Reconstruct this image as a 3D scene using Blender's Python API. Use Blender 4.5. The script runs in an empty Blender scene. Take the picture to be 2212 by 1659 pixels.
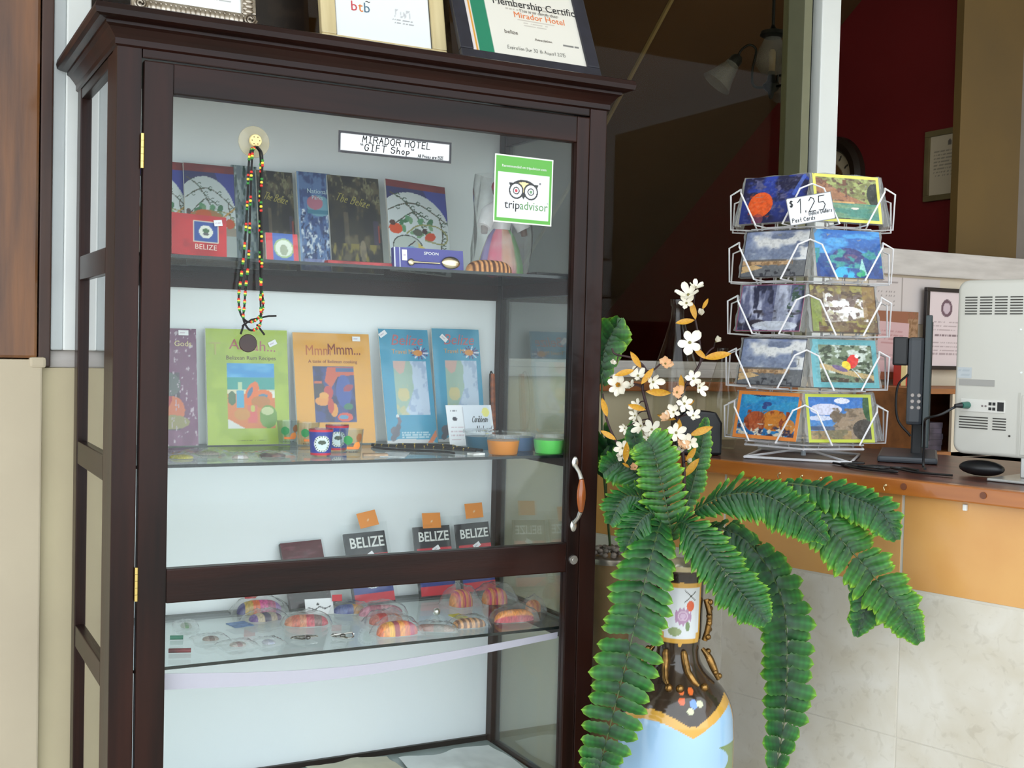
import bpy, bmesh, math, random
import numpy as np
from mathutils import Vector, Matrix, Euler

S = bpy.context.scene
COL = S.collection
rnd = random.Random(7)

# ------------------------------------------------------------------ camera, world, exposure
cd = bpy.data.cameras.new('camera'); cam = bpy.data.objects.new('camera', cd); COL.objects.link(cam)
cd.sensor_width = 36.0; cd.lens = 36.0 * 2569.02 / 2212.0; cd.clip_start = 0.02
_R = Vector((0.88291894, -0.46888747, 0.02446795))
_U = Vector((-0.00619417, 0.04047556, 0.99916133))
_F = Vector((0.46948459, 0.88233002, -0.03283227))
CAM = Vector((-0.35788466, -2.15120541, 1.40579375))
mw = Matrix((( _R.x, _U.x, -_F.x, CAM.x), (_R.y, _U.y, -_F.y, CAM.y), (_R.z, _U.z, -_F.z, CAM.z), (0, 0, 0, 1)))
cam.matrix_world = mw
S.camera = cam

world = bpy.data.worlds.new('overcast_sky'); S.world = world; world.use_nodes = True
bg = world.node_tree.nodes['Background']
bg.inputs[0].default_value = (0.86, 0.94, 1.0, 1); bg.inputs[1].default_value = 1.0

S.view_settings.view_transform = 'Standard'
try: S.view_settings.look = 'None'
except Exception: pass
S.view_settings.exposure = 1.52
S.view_settings.gamma = 1.0
S.view_settings.use_curve_mapping = False

S.cycles.transparent_max_bounces = 48; S.cycles.max_bounces = 14; S.cycles.diffuse_bounces = 5; S.cycles.glossy_bounces = 6; S.cycles.transmission_bounces = 12

# ------------------------------------------------------------------ materials
def lin(c):
    a = np.asarray(c, float) / 255.0
    return np.where(a <= 0.04045, a / 12.92, ((a + 0.055) / 1.055) ** 2.4)
def L4(c):
    r = lin(c); return (float(r[0]), float(r[1]), float(r[2]), 1.0)
_M = {}
def newmat(name):
    m = bpy.data.materials.new(name); m.use_nodes = True
    nt = m.node_tree; b = nt.nodes['Principled BSDF']
    return m, nt, b
def mat(name, c=(200, 200, 200), rough=0.5, metal=0.0, var=0.0, scale=12.0, stretch=(1, 1, 1), c2=None, bump=0.0, bscale=None, coat=0.0, spec=0.5, detail=5.0):
    """plain or noise-mottled procedural surface; c and c2 in sRGB 0-255"""
    if name in _M: return _M[name]
    m, nt, b = newmat(name)
    b.inputs['Roughness'].default_value = rough; b.inputs['Metallic'].default_value = metal
    b.inputs['Specular IOR Level'].default_value = spec
    if coat: b.inputs['Coat Weight'].default_value = coat; b.inputs['Coat Roughness'].default_value = 0.08
    N = nt.nodes.new
    tc = N('ShaderNodeTexCoord'); mp = N('ShaderNodeMapping'); mp.inputs['Scale'].default_value = stretch
    nt.links.new(tc.outputs['Object'], mp.inputs['Vector'])
    if c2 is None:
        c2 = tuple(max(0, x * (1 - var)) for x in c)
    if var or c2 != tuple(c):
        no = N('ShaderNodeTexNoise'); no.inputs['Scale'].default_value = scale; no.inputs['Detail'].default_value = detail
        nt.links.new(mp.outputs[0], no.inputs['Vector'])
        rp = N('ShaderNodeValToRGB'); rp.color_ramp.elements[0].position = 0.32; rp.color_ramp.elements[1].position = 0.68
        rp.color_ramp.elements[0].color = L4(c2); rp.color_ramp.elements[1].color = L4(c)
        nt.links.new(no.outputs['Fac'], rp.inputs[0]); nt.links.new(rp.outputs[0], b.inputs['Base Color'])
    else:
        b.inputs['Base Color'].default_value = L4(c)
    if bump:
        n2 = N('ShaderNodeTexNoise'); n2.inputs['Scale'].default_value = bscale or scale * 4; n2.inputs['Detail'].default_value = 4
        nt.links.new(mp.outputs[0], n2.inputs['Vector'])
        bp = N('ShaderNodeBump'); bp.inputs['Strength'].default_value = bump; bp.inputs['Distance'].default_value = 0.004
        nt.links.new(n2.outputs['Fac'], bp.inputs['Height']); nt.links.new(bp.outputs[0], b.inputs['Normal'])
    _M[name] = m
    return m
def printmat(name='print', rough=0.35, coat=0.0, metal=0.0):
    if name in _M: return _M[name]
    m, nt, b = newmat(name)
    a = nt.nodes.new('ShaderNodeVertexColor'); a.layer_name = 'Col'
    nt.links.new(a.outputs['Color'], b.inputs['Base Color'])
    b.inputs['Roughness'].default_value = rough; b.inputs['Metallic'].default_value = metal
    if coat: b.inputs['Coat Weight'].default_value = coat; b.inputs['Coat Roughness'].default_value = 0.05
    _M[name] = m; return m
def glassmat(name, tint=(250, 253, 252), refl=1.0, rough=0.0, haze=0.0, noise=0.0, ior=1.5):
    """thin clear sheet: see-through plus Fresnel mirror, with optional milky haze"""
    if name in _M: return _M[name]
    m = bpy.data.materials.new(name); m.use_nodes = True; nt = m.node_tree
    for n in list(nt.nodes): nt.nodes.remove(n)
    N = nt.nodes.new
    out = N('ShaderNodeOutputMaterial'); tr = N('ShaderNodeBsdfTransparent'); gl = N('ShaderNodeBsdfGlossy')
    tr.inputs[0].default_value = L4(tint); gl.inputs['Roughness'].default_value = rough
    lw = N('ShaderNodeLayerWeight'); lw.inputs['Blend'].default_value = 0.5
    pw = N('ShaderNodeMath'); pw.operation = 'POWER'; pw.inputs[1].default_value = 5.0; nt.links.new(lw.outputs['Facing'], pw.inputs[0])
    f0 = ((ior - 1) / (ior + 1)) ** 2
    ma = N('ShaderNodeMath'); ma.operation = 'MULTIPLY_ADD'; ma.inputs[1].default_value = 1 - f0; ma.inputs[2].default_value = f0; nt.links.new(pw.outputs[0], ma.inputs[0])
    mu = N('ShaderNodeMath'); mu.operation = 'MULTIPLY'; mu.inputs[1].default_value = refl; mu.use_clamp = True
    nt.links.new(ma.outputs[0], mu.inputs[0])
    mx = N('ShaderNodeMixShader'); nt.links.new(mu.outputs[0], mx.inputs[0])
    base = tr
    if haze:
        df = N('ShaderNodeBsdfDiffuse'); df.inputs[0].default_value = (0.8, 0.82, 0.82, 1)
        m2 = N('ShaderNodeMixShader'); m2.inputs[0].default_value = haze
        if noise:
            tc = N('ShaderNodeTexCoord'); no = N('ShaderNodeTexNoise'); no.inputs['Scale'].default_value = noise
            nt.links.new(tc.outputs['Object'], no.inputs['Vector'])
            mm = N('ShaderNodeMapRange'); mm.inputs['From Min'].default_value = 0.4; mm.inputs['From Max'].default_value = 0.75
            mm.inputs['To Min'].default_value = haze * 0.3; mm.inputs['To Max'].default_value = haze * 2.2
            nt.links.new(no.outputs['Fac'], mm.inputs['Value']); nt.links.new(mm.outputs[0], m2.inputs[0])
            bp = N('ShaderNodeBump'); bp.inputs['Strength'].default_value = 0.5; bp.inputs['Distance'].default_value = 0.003
            nt.links.new(no.outputs['Fac'], bp.inputs['Height']); nt.links.new(bp.outputs[0], gl.inputs['Normal'])
        nt.links.new(tr.outputs[0], m2.inputs[1]); nt.links.new(df.outputs[0], m2.inputs[2]); base = m2
    nt.links.new(base.outputs[0], mx.inputs[1]); nt.links.new(gl.outputs[0], mx.inputs[2])
    nt.links.new(mx.outputs[0], out.inputs['Surface'])
    _M[name] = m; return m

# ------------------------------------------------------------------ mesh building
class MB:
    """collects simple shapes into ONE mesh object"""
    def __init__(s): s.v = []; s.f = []; s.mi = []; s.col = []
    def add(s, vs, fs, mi=0, col=None):
        o = len(s.v); s.v += [tuple(p) for p in vs]; s.f += [tuple(i + o for i in q) for q in fs]; s.mi += [mi] * len(fs)
        s.col += ([col] * len(vs) if (col is None or not isinstance(col, list)) else col)
        return s
    def box(s, x0, x1, y0, y1, z0, z1, mi=0):
        return s.add([(x0, y0, z0), (x1, y0, z0), (x1, y1, z0), (x0, y1, z0), (x0, y0, z1), (x1, y0, z1), (x1, y1, z1), (x0, y1, z1)],
                     [(0, 3, 2, 1), (4, 5, 6, 7), (0, 1, 5, 4), (1, 2, 6, 5), (2, 3, 7, 6), (3, 0, 4, 7)], mi)
    def tube(s, pts, r, n=8, closed=False, mi=0, caps=True):
        pts = [Vector(p) for p in pts]; k = len(pts); rr = r if isinstance(r, (list, tuple)) else [r] * k
        vs = []; up = None
        for i, p in enumerate(pts):
            a = pts[(i - 1) % k] if (closed or i > 0) else p; b = pts[(i + 1) % k] if (closed or i < k - 1) else p
            t = (b - a)
            t = t.normalized() if t.length > 1e-9 else Vector((0, 0, 1))
            if up is None:
                up = t.orthogonal().normalized()
            up = (up - t * up.dot(t)); up = up.normalized() if up.length > 1e-6 else t.orthogonal().normalized()
            w = t.cross(up)
            for j in range(n):
                q = 2 * math.pi * j / n; vs.append(p + (up * math.cos(q) + w * math.sin(q)) * rr[i])
        fs = []
        for i in range(k if closed else k - 1):
            for j in range(n):
                a = i * n + j; b = i * n + (j + 1) % n; c = ((i + 1) % k) * n + (j + 1) % n; d = ((i + 1) % k) * n + j
                fs.append((a, b, c, d))
        if caps and not closed:
            fs.append(tuple(range(n - 1, -1, -1))); fs.append(tuple((k - 1) * n + j for j in range(n)))
        return s.add(vs, fs, mi)
    def lathe(s, prof, n=32, c=(0, 0, 0), mi=0, capb=True, capt=True, axis='z'):
        vs = []; 
        for r, z in prof:
            for j in range(n):
                a = 2 * math.pi * j / n
                p = (r * math.cos(a), r * math.sin(a), z)
                if axis == 'y': p = (p[0], z, p[1])
                if axis == 'x': p = (z, p[0], p[1])
                vs.append((p[0] + c[0], p[1] + c[1], p[2] + c[2]))
        fs = []; k = len(prof)
        for i in range(k - 1):
            for j in range(n):
                q = (i * n + j, i * n + (j + 1) % n, (i + 1) * n + (j + 1) % n, (i + 1) * n + j)
                fs.append(q if axis != 'y' else q[::-1])
        if capb: fs.append(tuple(range(n - 1, -1, -1)) if axis != 'y' else tuple(range(n)))
        if capt: fs.append(tuple((k - 1) * n + j for j in range(n)) if axis != 'y' else tuple((k - 1) * n + j for j in range(n - 1, -1, -1)))
        return s.add(vs, fs, mi)
    def prism(s, poly, y0, y1, mi=0):
        """polygon in x,z extruded along y (counter-clockwise seen from -y)"""
        n = len(poly)
        vs = [(x, y0, z) for x, z in poly] + [(x, y1, z) for x, z in poly]
        fs = [tuple(range(n)), tuple(range(2 * n - 1, n - 1, -1))] + [(j, j + n, (j + 1) % n + n, (j + 1) % n) for j in range(n)]
        return s.add(vs, fs, mi)
    def sphere(s, c, r, n=10, m=6, mi=0, sx=1, sy=1, sz=1):
        prof = []
        vs = [(c[0], c[1], c[2] - r * sz)]; fs = []
        for i in range(1, m):
            a = -math.pi / 2 + math.pi * i / m
            for j in range(n):
                q = 2 * math.pi * j / n
                vs.append((c[0] + r * sx * math.cos(a) * math.cos(q), c[1] + r * sy * math.cos(a) * math.sin(q), c[2] + r * sz * math.sin(a)))
        vs.append((c[0], c[1], c[2] + r * sz)); T = len(vs) - 1
        for j in range(n):
            fs.append((0, 1 + (j + 1) % n, 1 + j)); fs.append((T, T - n + j, T - n + (j + 1) % n))
        for i in range(m - 2):
            for j in range(n):
                a = 1 + i * n + j; b = 1 + i * n + (j + 1) % n; fs.append((a, b, b + n, a + n))
        return s.add(vs, fs, mi)
    def mesh(s, name, mats, bevel=0.0, smooth=None, seg=2):
        me = bpy.data.meshes.new(name); me.from_pydata(s.v, [], s.f)
        for m in (mats if isinstance(mats, (list, tuple)) else [mats]): me.materials.append(m)
        me.polygons.foreach_set('material_index', s.mi)
        if any(c is not None for c in s.col):
            at = me.color_attributes.new('Col', 'FLOAT_COLOR', 'POINT')
            a = np.ones((len(s.v), 4), np.float32)
            for i, c in enumerate(s.col): a[i, :3] = c if c is not None else (0.6, 0.6, 0.6)
            at.data.foreach_set('color', a.ravel())
        if bevel:
            bm = bmesh.new(); bm.from_mesh(me)
            es = [e for e in bm.edges if len(e.link_faces) == 2 and e.calc_face_angle(0) > 0.5]
            bmesh.ops.bevel(bm, geom=es, offset=bevel, segments=seg, profile=0.6, affect='EDGES', clamp_overlap=True)
            bm.to_mesh(me); bm.free()
        if smooth:
            me.polygons.foreach_set('use_smooth', [True] * len(me.polygons))
            try: me.set_sharp_from_angle(angle=math.radians(smooth))
            except Exception: pass
        me.update()
        return me
    def build(s, name, mats, parent=None, loc=None, rot=None, bevel=0.0, smooth=None, seg=2):
        return link(name, s.mesh(name, mats, bevel, smooth, seg), parent, loc, rot)
def link(name, me, parent=None, loc=None, rot=None):
    o = bpy.data.objects.new(name, me); COL.objects.link(o)
    if parent is not None: o.parent = parent
    if loc is not None: o.location = loc
    if rot is not None: o.rotation_euler = rot
    return o
def empty(name, loc=(0, 0, 0), rot=(0, 0, 0), parent=None):
    o = bpy.data.objects.new(name, None); COL.objects.link(o); o.location = loc; o.rotation_euler = rot
    o.empty_display_size = 0.05
    if parent is not None: o.parent = parent
    return o
def tag(o, label, cat, group=None):
    o['label'] = label; o['category'] = cat
    if group: o['group'] = group
    return o
def struct(o, label=None):
    o['kind'] = 'structure'
    if label: o['label'] = label
    return o
def V(*a): return Vector(a)
def spline(P, n):
    """Catmull-Rom through P, n samples"""
    P = [Vector(p) for p in P]; Q = [P[0] * 2 - P[1]] + P + [P[-1] * 2 - P[-2]]; out = []
    for i in range(n):
        s = i / (n - 1) * (len(P) - 1); k = min(int(s), len(P) - 2); t = s - k
        a, b, c, d = Q[k], Q[k + 1], Q[k + 2], Q[k + 3]
        out.append(0.5 * ((2 * b) + (c - a) * t + (2 * a - 5 * b + 4 * c - d) * t * t + (3 * b - a - 3 * c + d) * t ** 3))
    return out

# ------------------------------------------------------------------ print painting (colour per vertex on a fine grid)
def _h(ix, iy, seed):
    n = (ix * 374761393 + iy * 668265263 + seed * 974711) & 0xffffffff
    n = ((n ^ (n >> 13)) * 1274126177) & 0xffffffff
    return ((n ^ (n >> 16)) & 0xffff) / 65535.0
def vnoise(x, y, seed):
    ix = np.floor(x).astype(np.int64); iy = np.floor(y).astype(np.int64); fx = x - ix; fy = y - iy
    fx = fx * fx * (3 - 2 * fx); fy = fy * fy * (3 - 2 * fy)
    a = _h(ix, iy, seed); b = _h(ix + 1, iy, seed); c = _h(ix, iy + 1, seed); d = _h(ix + 1, iy + 1, seed)
    return (a * (1 - fx) + b * fx) * (1 - fy) + (c * (1 - fx) + d * fx) * fy
class Art:
    def __init__(s, U, Vv, asp): s.U = U; s.V = Vv; s.asp = asp; s.C = np.full((len(U), 3), 230.0)
    def mix(s, m, col):
        m = np.clip(m, 0, 1)[:, None]; s.C = s.C * (1 - m) + np.asarray(col, float) * m
    def fill(s, col): s.C[:] = col
    def grad(s, c0, c1, y0=0., y1=1.):
        t = np.clip((s.V - y0) / (y1 - y0), 0, 1)[:, None]; w = ((s.V >= min(y0, y1) - 1e-6) & (s.V <= max(y0, y1) + 1e-6))[:, None]
        s.C = np.where(w, np.asarray(c0, float) * (1 - t) + np.asarray(c1, float) * t, s.C)
    def rect(s, x0, x1, y0, y1, col, a=1.0): s.mix(((s.U >= x0) & (s.U <= x1) & (s.V >= y0) & (s.V <= y1)) * a, col)
    def ell(s, cx, cy, rx, ry, col, a=1.0, ring=0.0, rot=0.0):
        dx = (s.U - cx); dy = (s.V - cy) / s.asp
        ca, sa = math.cos(rot), math.sin(rot); ex = dx * ca + dy * sa; ey = -dx * sa + dy * ca
        d = np.sqrt((ex / rx) ** 2 + (ey * s.asp / ry) ** 2)
        s.mix(((d <= 1) & (d >= ring)) * a, col)
    def line(s, pts, w, col, a=1.0):
        for (x0, y0), (x1, y1) in zip(pts[:-1], pts[1:]):
            ax, ay = x1 - x0, (y1 - y0) / s.asp; L = ax * ax + ay * ay + 1e-12
            px, py = s.U - x0, (s.V - y0) / s.asp
            t = np.clip((px * ax + py * ay) / L, 0, 1); d = np.hypot(px - t * ax, py - t * ay)
            s.mix((d < w) * a, col)
    def poly(s, P, col, a=1.0):
        ins = np.zeros(len(s.U), bool); n = len(P)
        for i in range(n):
            x0, y0 = P[i]; x1, y1 = P[(i + 1) % n]
            c = ((y0 > s.V) != (y1 > s.V)) & (s.U < (x1 - x0) * (s.V - y0) / ((y1 - y0) if abs(y1 - y0) > 1e-9 else 1e-9) + x0)
            ins ^= c
        s.mix(ins * a, col)
    def fbm(s, sx, sy, seed, o=3):
        r = 0; a = 0.5
        for k in range(o): r = r + a * vnoise(s.U * sx * 2 ** k, s.V * sy * 2 ** k, seed + k); a *= 0.5
        return r / (1 - 0.5 ** o)
    def noise(s, sx, sy, seed, col, lo=0.5, hi=0.6, x0=0, x1=1, y0=0, y1=1, a=1.0):
        n = s.fbm(sx, sy, seed); m = np.clip((n - lo) / (hi - lo), 0, 1) * ((s.U >= x0) & (s.U <= x1) & (s.V >= y0) & (s.V <= y1))
        s.mix(m * a, col)
    def lines(s, x0, x1, y0, y1, n, col, seed=1, a=0.6, th=0.35):
        """rows of small illegible print"""
        for i in range(n):
            yy = y1 - (i + 0.5) * (y1 - y0) / n; hh = (y1 - y0) / n * th / 2
            m = ((abs(s.V - yy) < hh) & (s.U >= x0) & (s.U <= x1 - 0.1 * _h(np.int64(i), np.int64(3), seed) * (x1 - x0)))
            m = m * (vnoise(s.U * 90, s.V * 0 + i, seed) > 0.3)
            s.mix(m * a, col)
def painted(name, w, h, painter, thick=0.002, parent=None, loc=None, rot=None, res=0.0018, m='print', rough=0.35, side=(225, 222, 215), z0=0.0, coat=0.0):
    """flat printed piece: x across (centred), z up from z0, printed face at y=0 looking to -y, thickness behind"""
    nx = max(2, int(round(w / res))); nz = max(2, int(round(h / res)))
    xs = np.linspace(0, 1, nx + 1); zs = np.linspace(0, 1, nz + 1); UU, VV = np.meshgrid(xs, zs)
    U = UU.ravel(); Vv = VV.ravel(); A = Art(U, Vv, w / h); painter(A)
    col = lin(np.clip(A.C, 0, 255))
    verts = np.stack([(U - 0.5) * w, np.zeros_like(U), z0 + Vv * h], 1)
    idx = np.arange((nx + 1) * (nz + 1)).reshape(nz + 1, nx + 1)
    q = np.stack([idx[:-1, :-1], idx[:-1, 1:], idx[1:, 1:], idx[1:, :-1]], -1).reshape(-1, 4)
    b0 = len(verts); a, b = -w / 2, w / 2
    bx = np.array([(a, 0, z0), (b, 0, z0), (b, thick, z0), (a, thick, z0), (a, 0, z0 + h), (b, 0, z0 + h), (b, thick, z0 + h), (a, thick, z0 + h)])
    bf = np.array([(0, 3, 2, 1), (4, 5, 6, 7), (1, 2, 6, 5), (2, 3, 7, 6), (3, 0, 4, 7)]) + b0
    me = bpy.data.meshes.new(name)
    me.from_pydata(np.vstack([verts, bx]).tolist(), [], np.vstack([q, bf]).tolist())
    at = me.color_attributes.new('Col', 'FLOAT_COLOR', 'POINT')
    ca = np.ones((b0 + 8, 4), np.float32); ca[:b0, :3] = col; ca[b0:, :3] = lin(side)
    at.data.foreach_set('color', ca.ravel())
    me.materials.append(printmat(m, rough, coat)); me.update()
    return link(name, me, parent, loc, rot)

# ------------------------------------------------------------------ lettering
def text(name, s, size, parent, x, z, m, y=-0.0006, align='CENTER', ext=0.0002, shear=0.0, sx=1.0, rot=0.0, bold=0.0):
    cu = bpy.data.curves.new('t', 'FONT'); cu.body = s; cu.size = size; cu.align_x = align; cu.resolution_u = 2; cu.extrude = ext; cu.shear = shear; cu.offset = bold
    to = bpy.data.objects.new('t', cu)
    me = bpy.data.meshes.new_from_object(to); bpy.data.objects.remove(to); bpy.data.curves.remove(cu)
    me.transform(Matrix.Translation((x, y, z)) @ Matrix.Rotation(-rot, 4, 'Y') @ Matrix.Rotation(math.pi / 2, 4, 'X') @ Matrix.Diagonal((sx, 1, 1, 1)))
    me.materials.clear(); me.materials.append(m); me.name = name
    return link(name, me, parent)
FONT = {'M': '00,19,44,79,80', 'I': '19,59;39,30;10,60', 'R': '00,09,69,86,55,05;45,80', 'A': '00,39,70;14,64', 'D': '00,09,49,76,73,40,00',
 'O': '30,03,06,39,69,86,83,60,30', 'H': '00,09;70,79;05,75', 'T': '09,89;49,40', 'E': '60,00,09,69;05,55', 'L': '09,00,60', 'G': '77,59,29,06,03,20,50,73,74,44',
 'F': '00,09,69;05,55', 'S': '78,49,18,06,45,74,72,50,20,02', 'h': '00,09;03,35,54,50', 'o': '20,03,25,45,53,40,20', 'p': '00,07;06,37,56,54,33,03', '"': '09,17;39,47',
 'l': '09,00', 'P': '00,09,59,77,55,05', 'r': '00,05;03,25,45', 'i': '05,00;08,09', 'c': '54,35,14,11,30,51', 'e': '03,53,45,15,02,10,50', 's': '54,25,14,42,40,00',
 'a': '45,15,02,10,40;46,40,50', 'B': '00,09,59,77,55,05;55,73,50,00', 'Z': '09,79,00,70', '.': '20,21', '$': '78,49,18,06,45,74,72,50,20,02;39,30;49,40', '1': '07,39,30',
 '2': '07,29,58,66,00,70', '5': '69,09,05,55,73,50,00', 'z': '05,55,00,60', 't': '39,31,40,50;15,55', 'C': '77,49,06,03,20,70', 'd': '59,50;54,25,03,10,50',
 'n': '00,05;03,25,54,50', 'N': '00,09,70,79', 'u': '05,02,20,50;55,50', 'b': '09,00,40,53,35,05', 'k': '09,00;45,02,50', 'm': '00,05,25,20;24,45,50', 'y': '05,22;55,00', 'v': '05,20,55', 'x': '05,50;00,55', '3': '09,79,45,73,50,00', '0': '30,03,06,39,69,86,83,60,30', 'g': '55,25,14,22,53;55,51,30,10'}
def pen(name, s, h, parent, x, z, m, w=None, y=-0.0007, gap=0.3, slant=0.1, rot=0.0, squash=1.0):
    """handwritten marker lettering: each stroke a thin raised ribbon"""
    b = MB(); w = w or h * 0.09; cx = 0.0
    for ch in s:
        if ch == ' ': cx += h * 0.5 * squash; continue
        g = FONT[ch]; mx = 0; dy = -0.22 if ch in 'pyg' else 0
        for pl in g.split(';'):
            P = [(int(k[0]) / 9 * 0.8 * squash, int(k[1]) / 9 + dy) for k in pl.split(',')]
            mx = max([mx] + [p[0] for p in P])
            P = [((p[0] + slant * p[1]) * h + cx, p[1] * h) for p in P]
            for (x0, z0), (x1, z1) in zip(P[:-1], P[1:]):
                d = V(x1 - x0, 0, z1 - z0); 
                if d.length < 1e-7: continue
                d.normalize(); nn = V(-d.z, 0, d.x) * w / 2; e = d * w * 0.4
                a = V(x0, 0, z0) - e; c = V(x1, 0, z1) + e
                b.add([a - nn, c - nn, c + nn, a + nn], [(0, 1, 2, 3)])
        cx += mx * h + h * gap * squash
    me = b.mesh(name, m)
    me.transform(Matrix.Translation((x, y, z)) @ Matrix.Rotation(-rot, 4, 'Y'))
    return link(name, me, parent)

INK = mat('black_ink', (18, 18, 20), 0.5)
WHITE_INK = mat('white_ink', (240, 240, 238), 0.5)
PAPER = mat('white_paper', (238, 240, 240), 0.6)

# ================================================================== THE SETTING
CREAM = mat('cream_plaster', (210, 197, 163), 0.75, c2=(198, 185, 155), scale=3, bump=0.15, bscale=30)
CREAM2 = mat('beige_plaster', (194, 180, 157), 0.75, c2=(186, 172, 150), scale=3, bump=0.12, bscale=30)
WHITEP = mat('white_gloss_paint', (236, 240, 238), 0.35, c2=(228, 232, 232), scale=5)
SILL = mat('sill_paint', (206, 200, 196), 0.4, c2=(188, 182, 178), scale=9, stretch=(1, 6, 6))
def bx(name, x0, x1, y0, y1, z0, z1, m, parent=None, bevel=0.0):
    return MB().box(x0, x1, y0, y1, z0, z1).build(name, m, parent, bevel=bevel)

struct(bx('floor', -7, 6, -8, 4.2, -0.1, 0, mat('floor_tile', (196, 186, 170), 0.5, var=0.12, scale=3)))  # out of view; built to bounce light up into the scene
struct(bx('ceiling_light_block', -2.6, 4.0, -1.5, 0.62, 2.80, 2.9, mat('ceiling_paint', (226, 224, 216), 0.8, var=0.03)))  # unseen porch roof, added and sized to cut the overhead sky light
wb = struct(bx('wall_back', -2.6, 2.0, 0.485, 0.60, 0, 1.335, CREAM))
bx('lower_wall', 2.0, 4.0, 0.485, 0.60, 0, 1.645, mat('office_plaster', (214, 200, 178), 0.75, var=0.05, scale=4), wb)
bx('pilaster', -2.6, -0.062, 0.462, 0.4849, 0, 1.352, CREAM2, wb, 0.004)
bx('pilaster_cap', -0.088, -0.055, 0.459, 0.4849, 1.335, 1.357, CREAM2, wb, 0.006)
bx('wall_strip', -2.6, -0.36, 0.47, 0.6, 1.352, 2.80, CREAM, wb)
# wooden window post standing on the low wall
POSTW = mat('varnished_post_wood', (128, 78, 32), 0.45, c2=(72, 40, 16), scale=2.6, stretch=(11, 11, 0.9), bump=0.1, coat=0.3)
struct(bx('trim_1', -0.36, -0.072, 0.466, 0.6, 1.354, 2.80, POSTW, bevel=0.006))
struct(bx('trim_2', -0.070, -0.046, 0.470, 0.6, 1.337, 2.80, mat('dark_post_wood', (78, 50, 38), 0.45, c2=(54, 34, 28), scale=4, stretch=(8, 8, 0.8)), bevel=0.003))
# big window behind the cabinet
w1 = struct(bx('window_1', -0.046, 1.952, 0.492, 0.60, 1.335, 1.372, SILL, bevel=0.004))
bx('window_frame', -0.046, -0.022, 0.474, 0.59, 1.372, 2.80, mat('grey_alu', (188, 194, 196), 0.35, var=0.03), w1, 0.003)
bx('window_frame', -0.022, 0.026, 0.468, 0.59, 1.372, 2.80, WHITEP, w1, 0.003)
bx('window_frame', 1.952, 1.981, 0.478, 0.57, 1.335, 2.80, mat('olive_alu', (122, 122, 96), 0.45, var=0.05), w1, 0.002)
bx('gasket', 1.981, 2.003, 0.50, 0.58, 1.335, 2.80, mat('black_rubber', (22, 26, 24), 0.6), w1)
bx('sill_nose', 0.03, 1.952, 0.462, 0.491, 1.328, 1.352, SILL, w1, 0.003)
bx('pane', 0.026, 1.952, 0.545, 0.549, 1.372, 2.80, glassmat('window_glass', (240, 238, 230), 0.12), w1)
struct(bx('trim_3', 2.003, 2.074, 0.462, 0.60, 1.335, 2.80, WHITEP, bevel=0.004))
struct(bx('trim_4', 2.075, 4.0, 0.462, 0.62, 1.645, 1.722, SILL, bevel=0.004))
bx('ledge', 1.20, 1.95, 0.452, 0.4849, 1.292, 1.318, mat('ledge_wood', (172, 104, 54), 0.4, var=0.3, scale=4, stretch=(1, 8, 8)), wb, 0.003)

# room behind the windows
RED = mat('red_wall_paint', (118, 26, 26), 0.6, c2=(106, 22, 22), scale=2.2)
BROWN = mat('brown_soffit_paint', (92, 62, 30), 0.65, c2=(80, 54, 26), scale=1.5)
struct(bx('wall_right', 2.9, 3.0, 0.66, 4.1, 0, 3.4, RED))
struct(bx('wall_end', -1.0, 3.0, 4.1, 4.2, 0, 3.4, mat('dark_room_wall', (70, 52, 40), 0.8, var=0.2)))
struct(bx('wall_left', -1.0, -0.9, 0.62, 4.1, 0, 3.4, BROWN))
sf = MB(); y0, y1 = 0.62, 4.09
zf = lambda y: 2.534 - 0.671 * (y - 1.5418)
sf.add([(-0.9, y0, zf(y0)), (2.899, y0, zf(y0)), (2.899, y1, zf(y1)), (-0.9, y1, zf(y1)), (-0.9, y0, zf(y0) + .08), (2.899, y0, zf(y0) + .08), (2.899, y1, zf(y1) + .08), (-0.9, y1, zf(y1) + .08)],
       [(0, 1, 2, 3), (7, 6, 5, 4), (0, 4, 5, 1), (1, 5, 6, 2), (2, 6, 7, 3), (3, 7, 4, 0)])
sof = struct(sf.build('ceiling_slope', BROWN))
ml = MB(); a = V(2.112, 1.30, zf(1.30) - 0.004); b = V(2.20, 2.0, zf(2.0) - 0.004); c = V(2.30, 3.4, zf(3.4) - .004)
ml.tube([a, b, c], 0.009, 6); ml.build('ceiling_batten', mat('batten_paint', (170, 145, 95), 0.6), sof)
struct(bx('wall_top', -1.0, 3.0, 0.55, 0.62, 2.9, 3.6, BROWN))
struct(bx('column', 2.76, 3.05, 0.63, 0.66, 1.0, 3.2, mat('mustard_paint', (104, 80, 36), 0.65, c2=(90, 70, 34), scale=2.5)))
struct(bx('wall_far_right', 3.05, 4.0, 0.63, 0.70, 0, 3.2, mat('grey_paint', (120, 112, 104), 0.7, var=0.06)))
struct(bx('wall_light_block', 3.9, 4.0, -3.4, 0.46, 0, 2.80, mat('light_block_wall_paint', (206, 190, 160), 0.75, var=0.05)))  # unseen wall, added to cut daylight coming from the right

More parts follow.
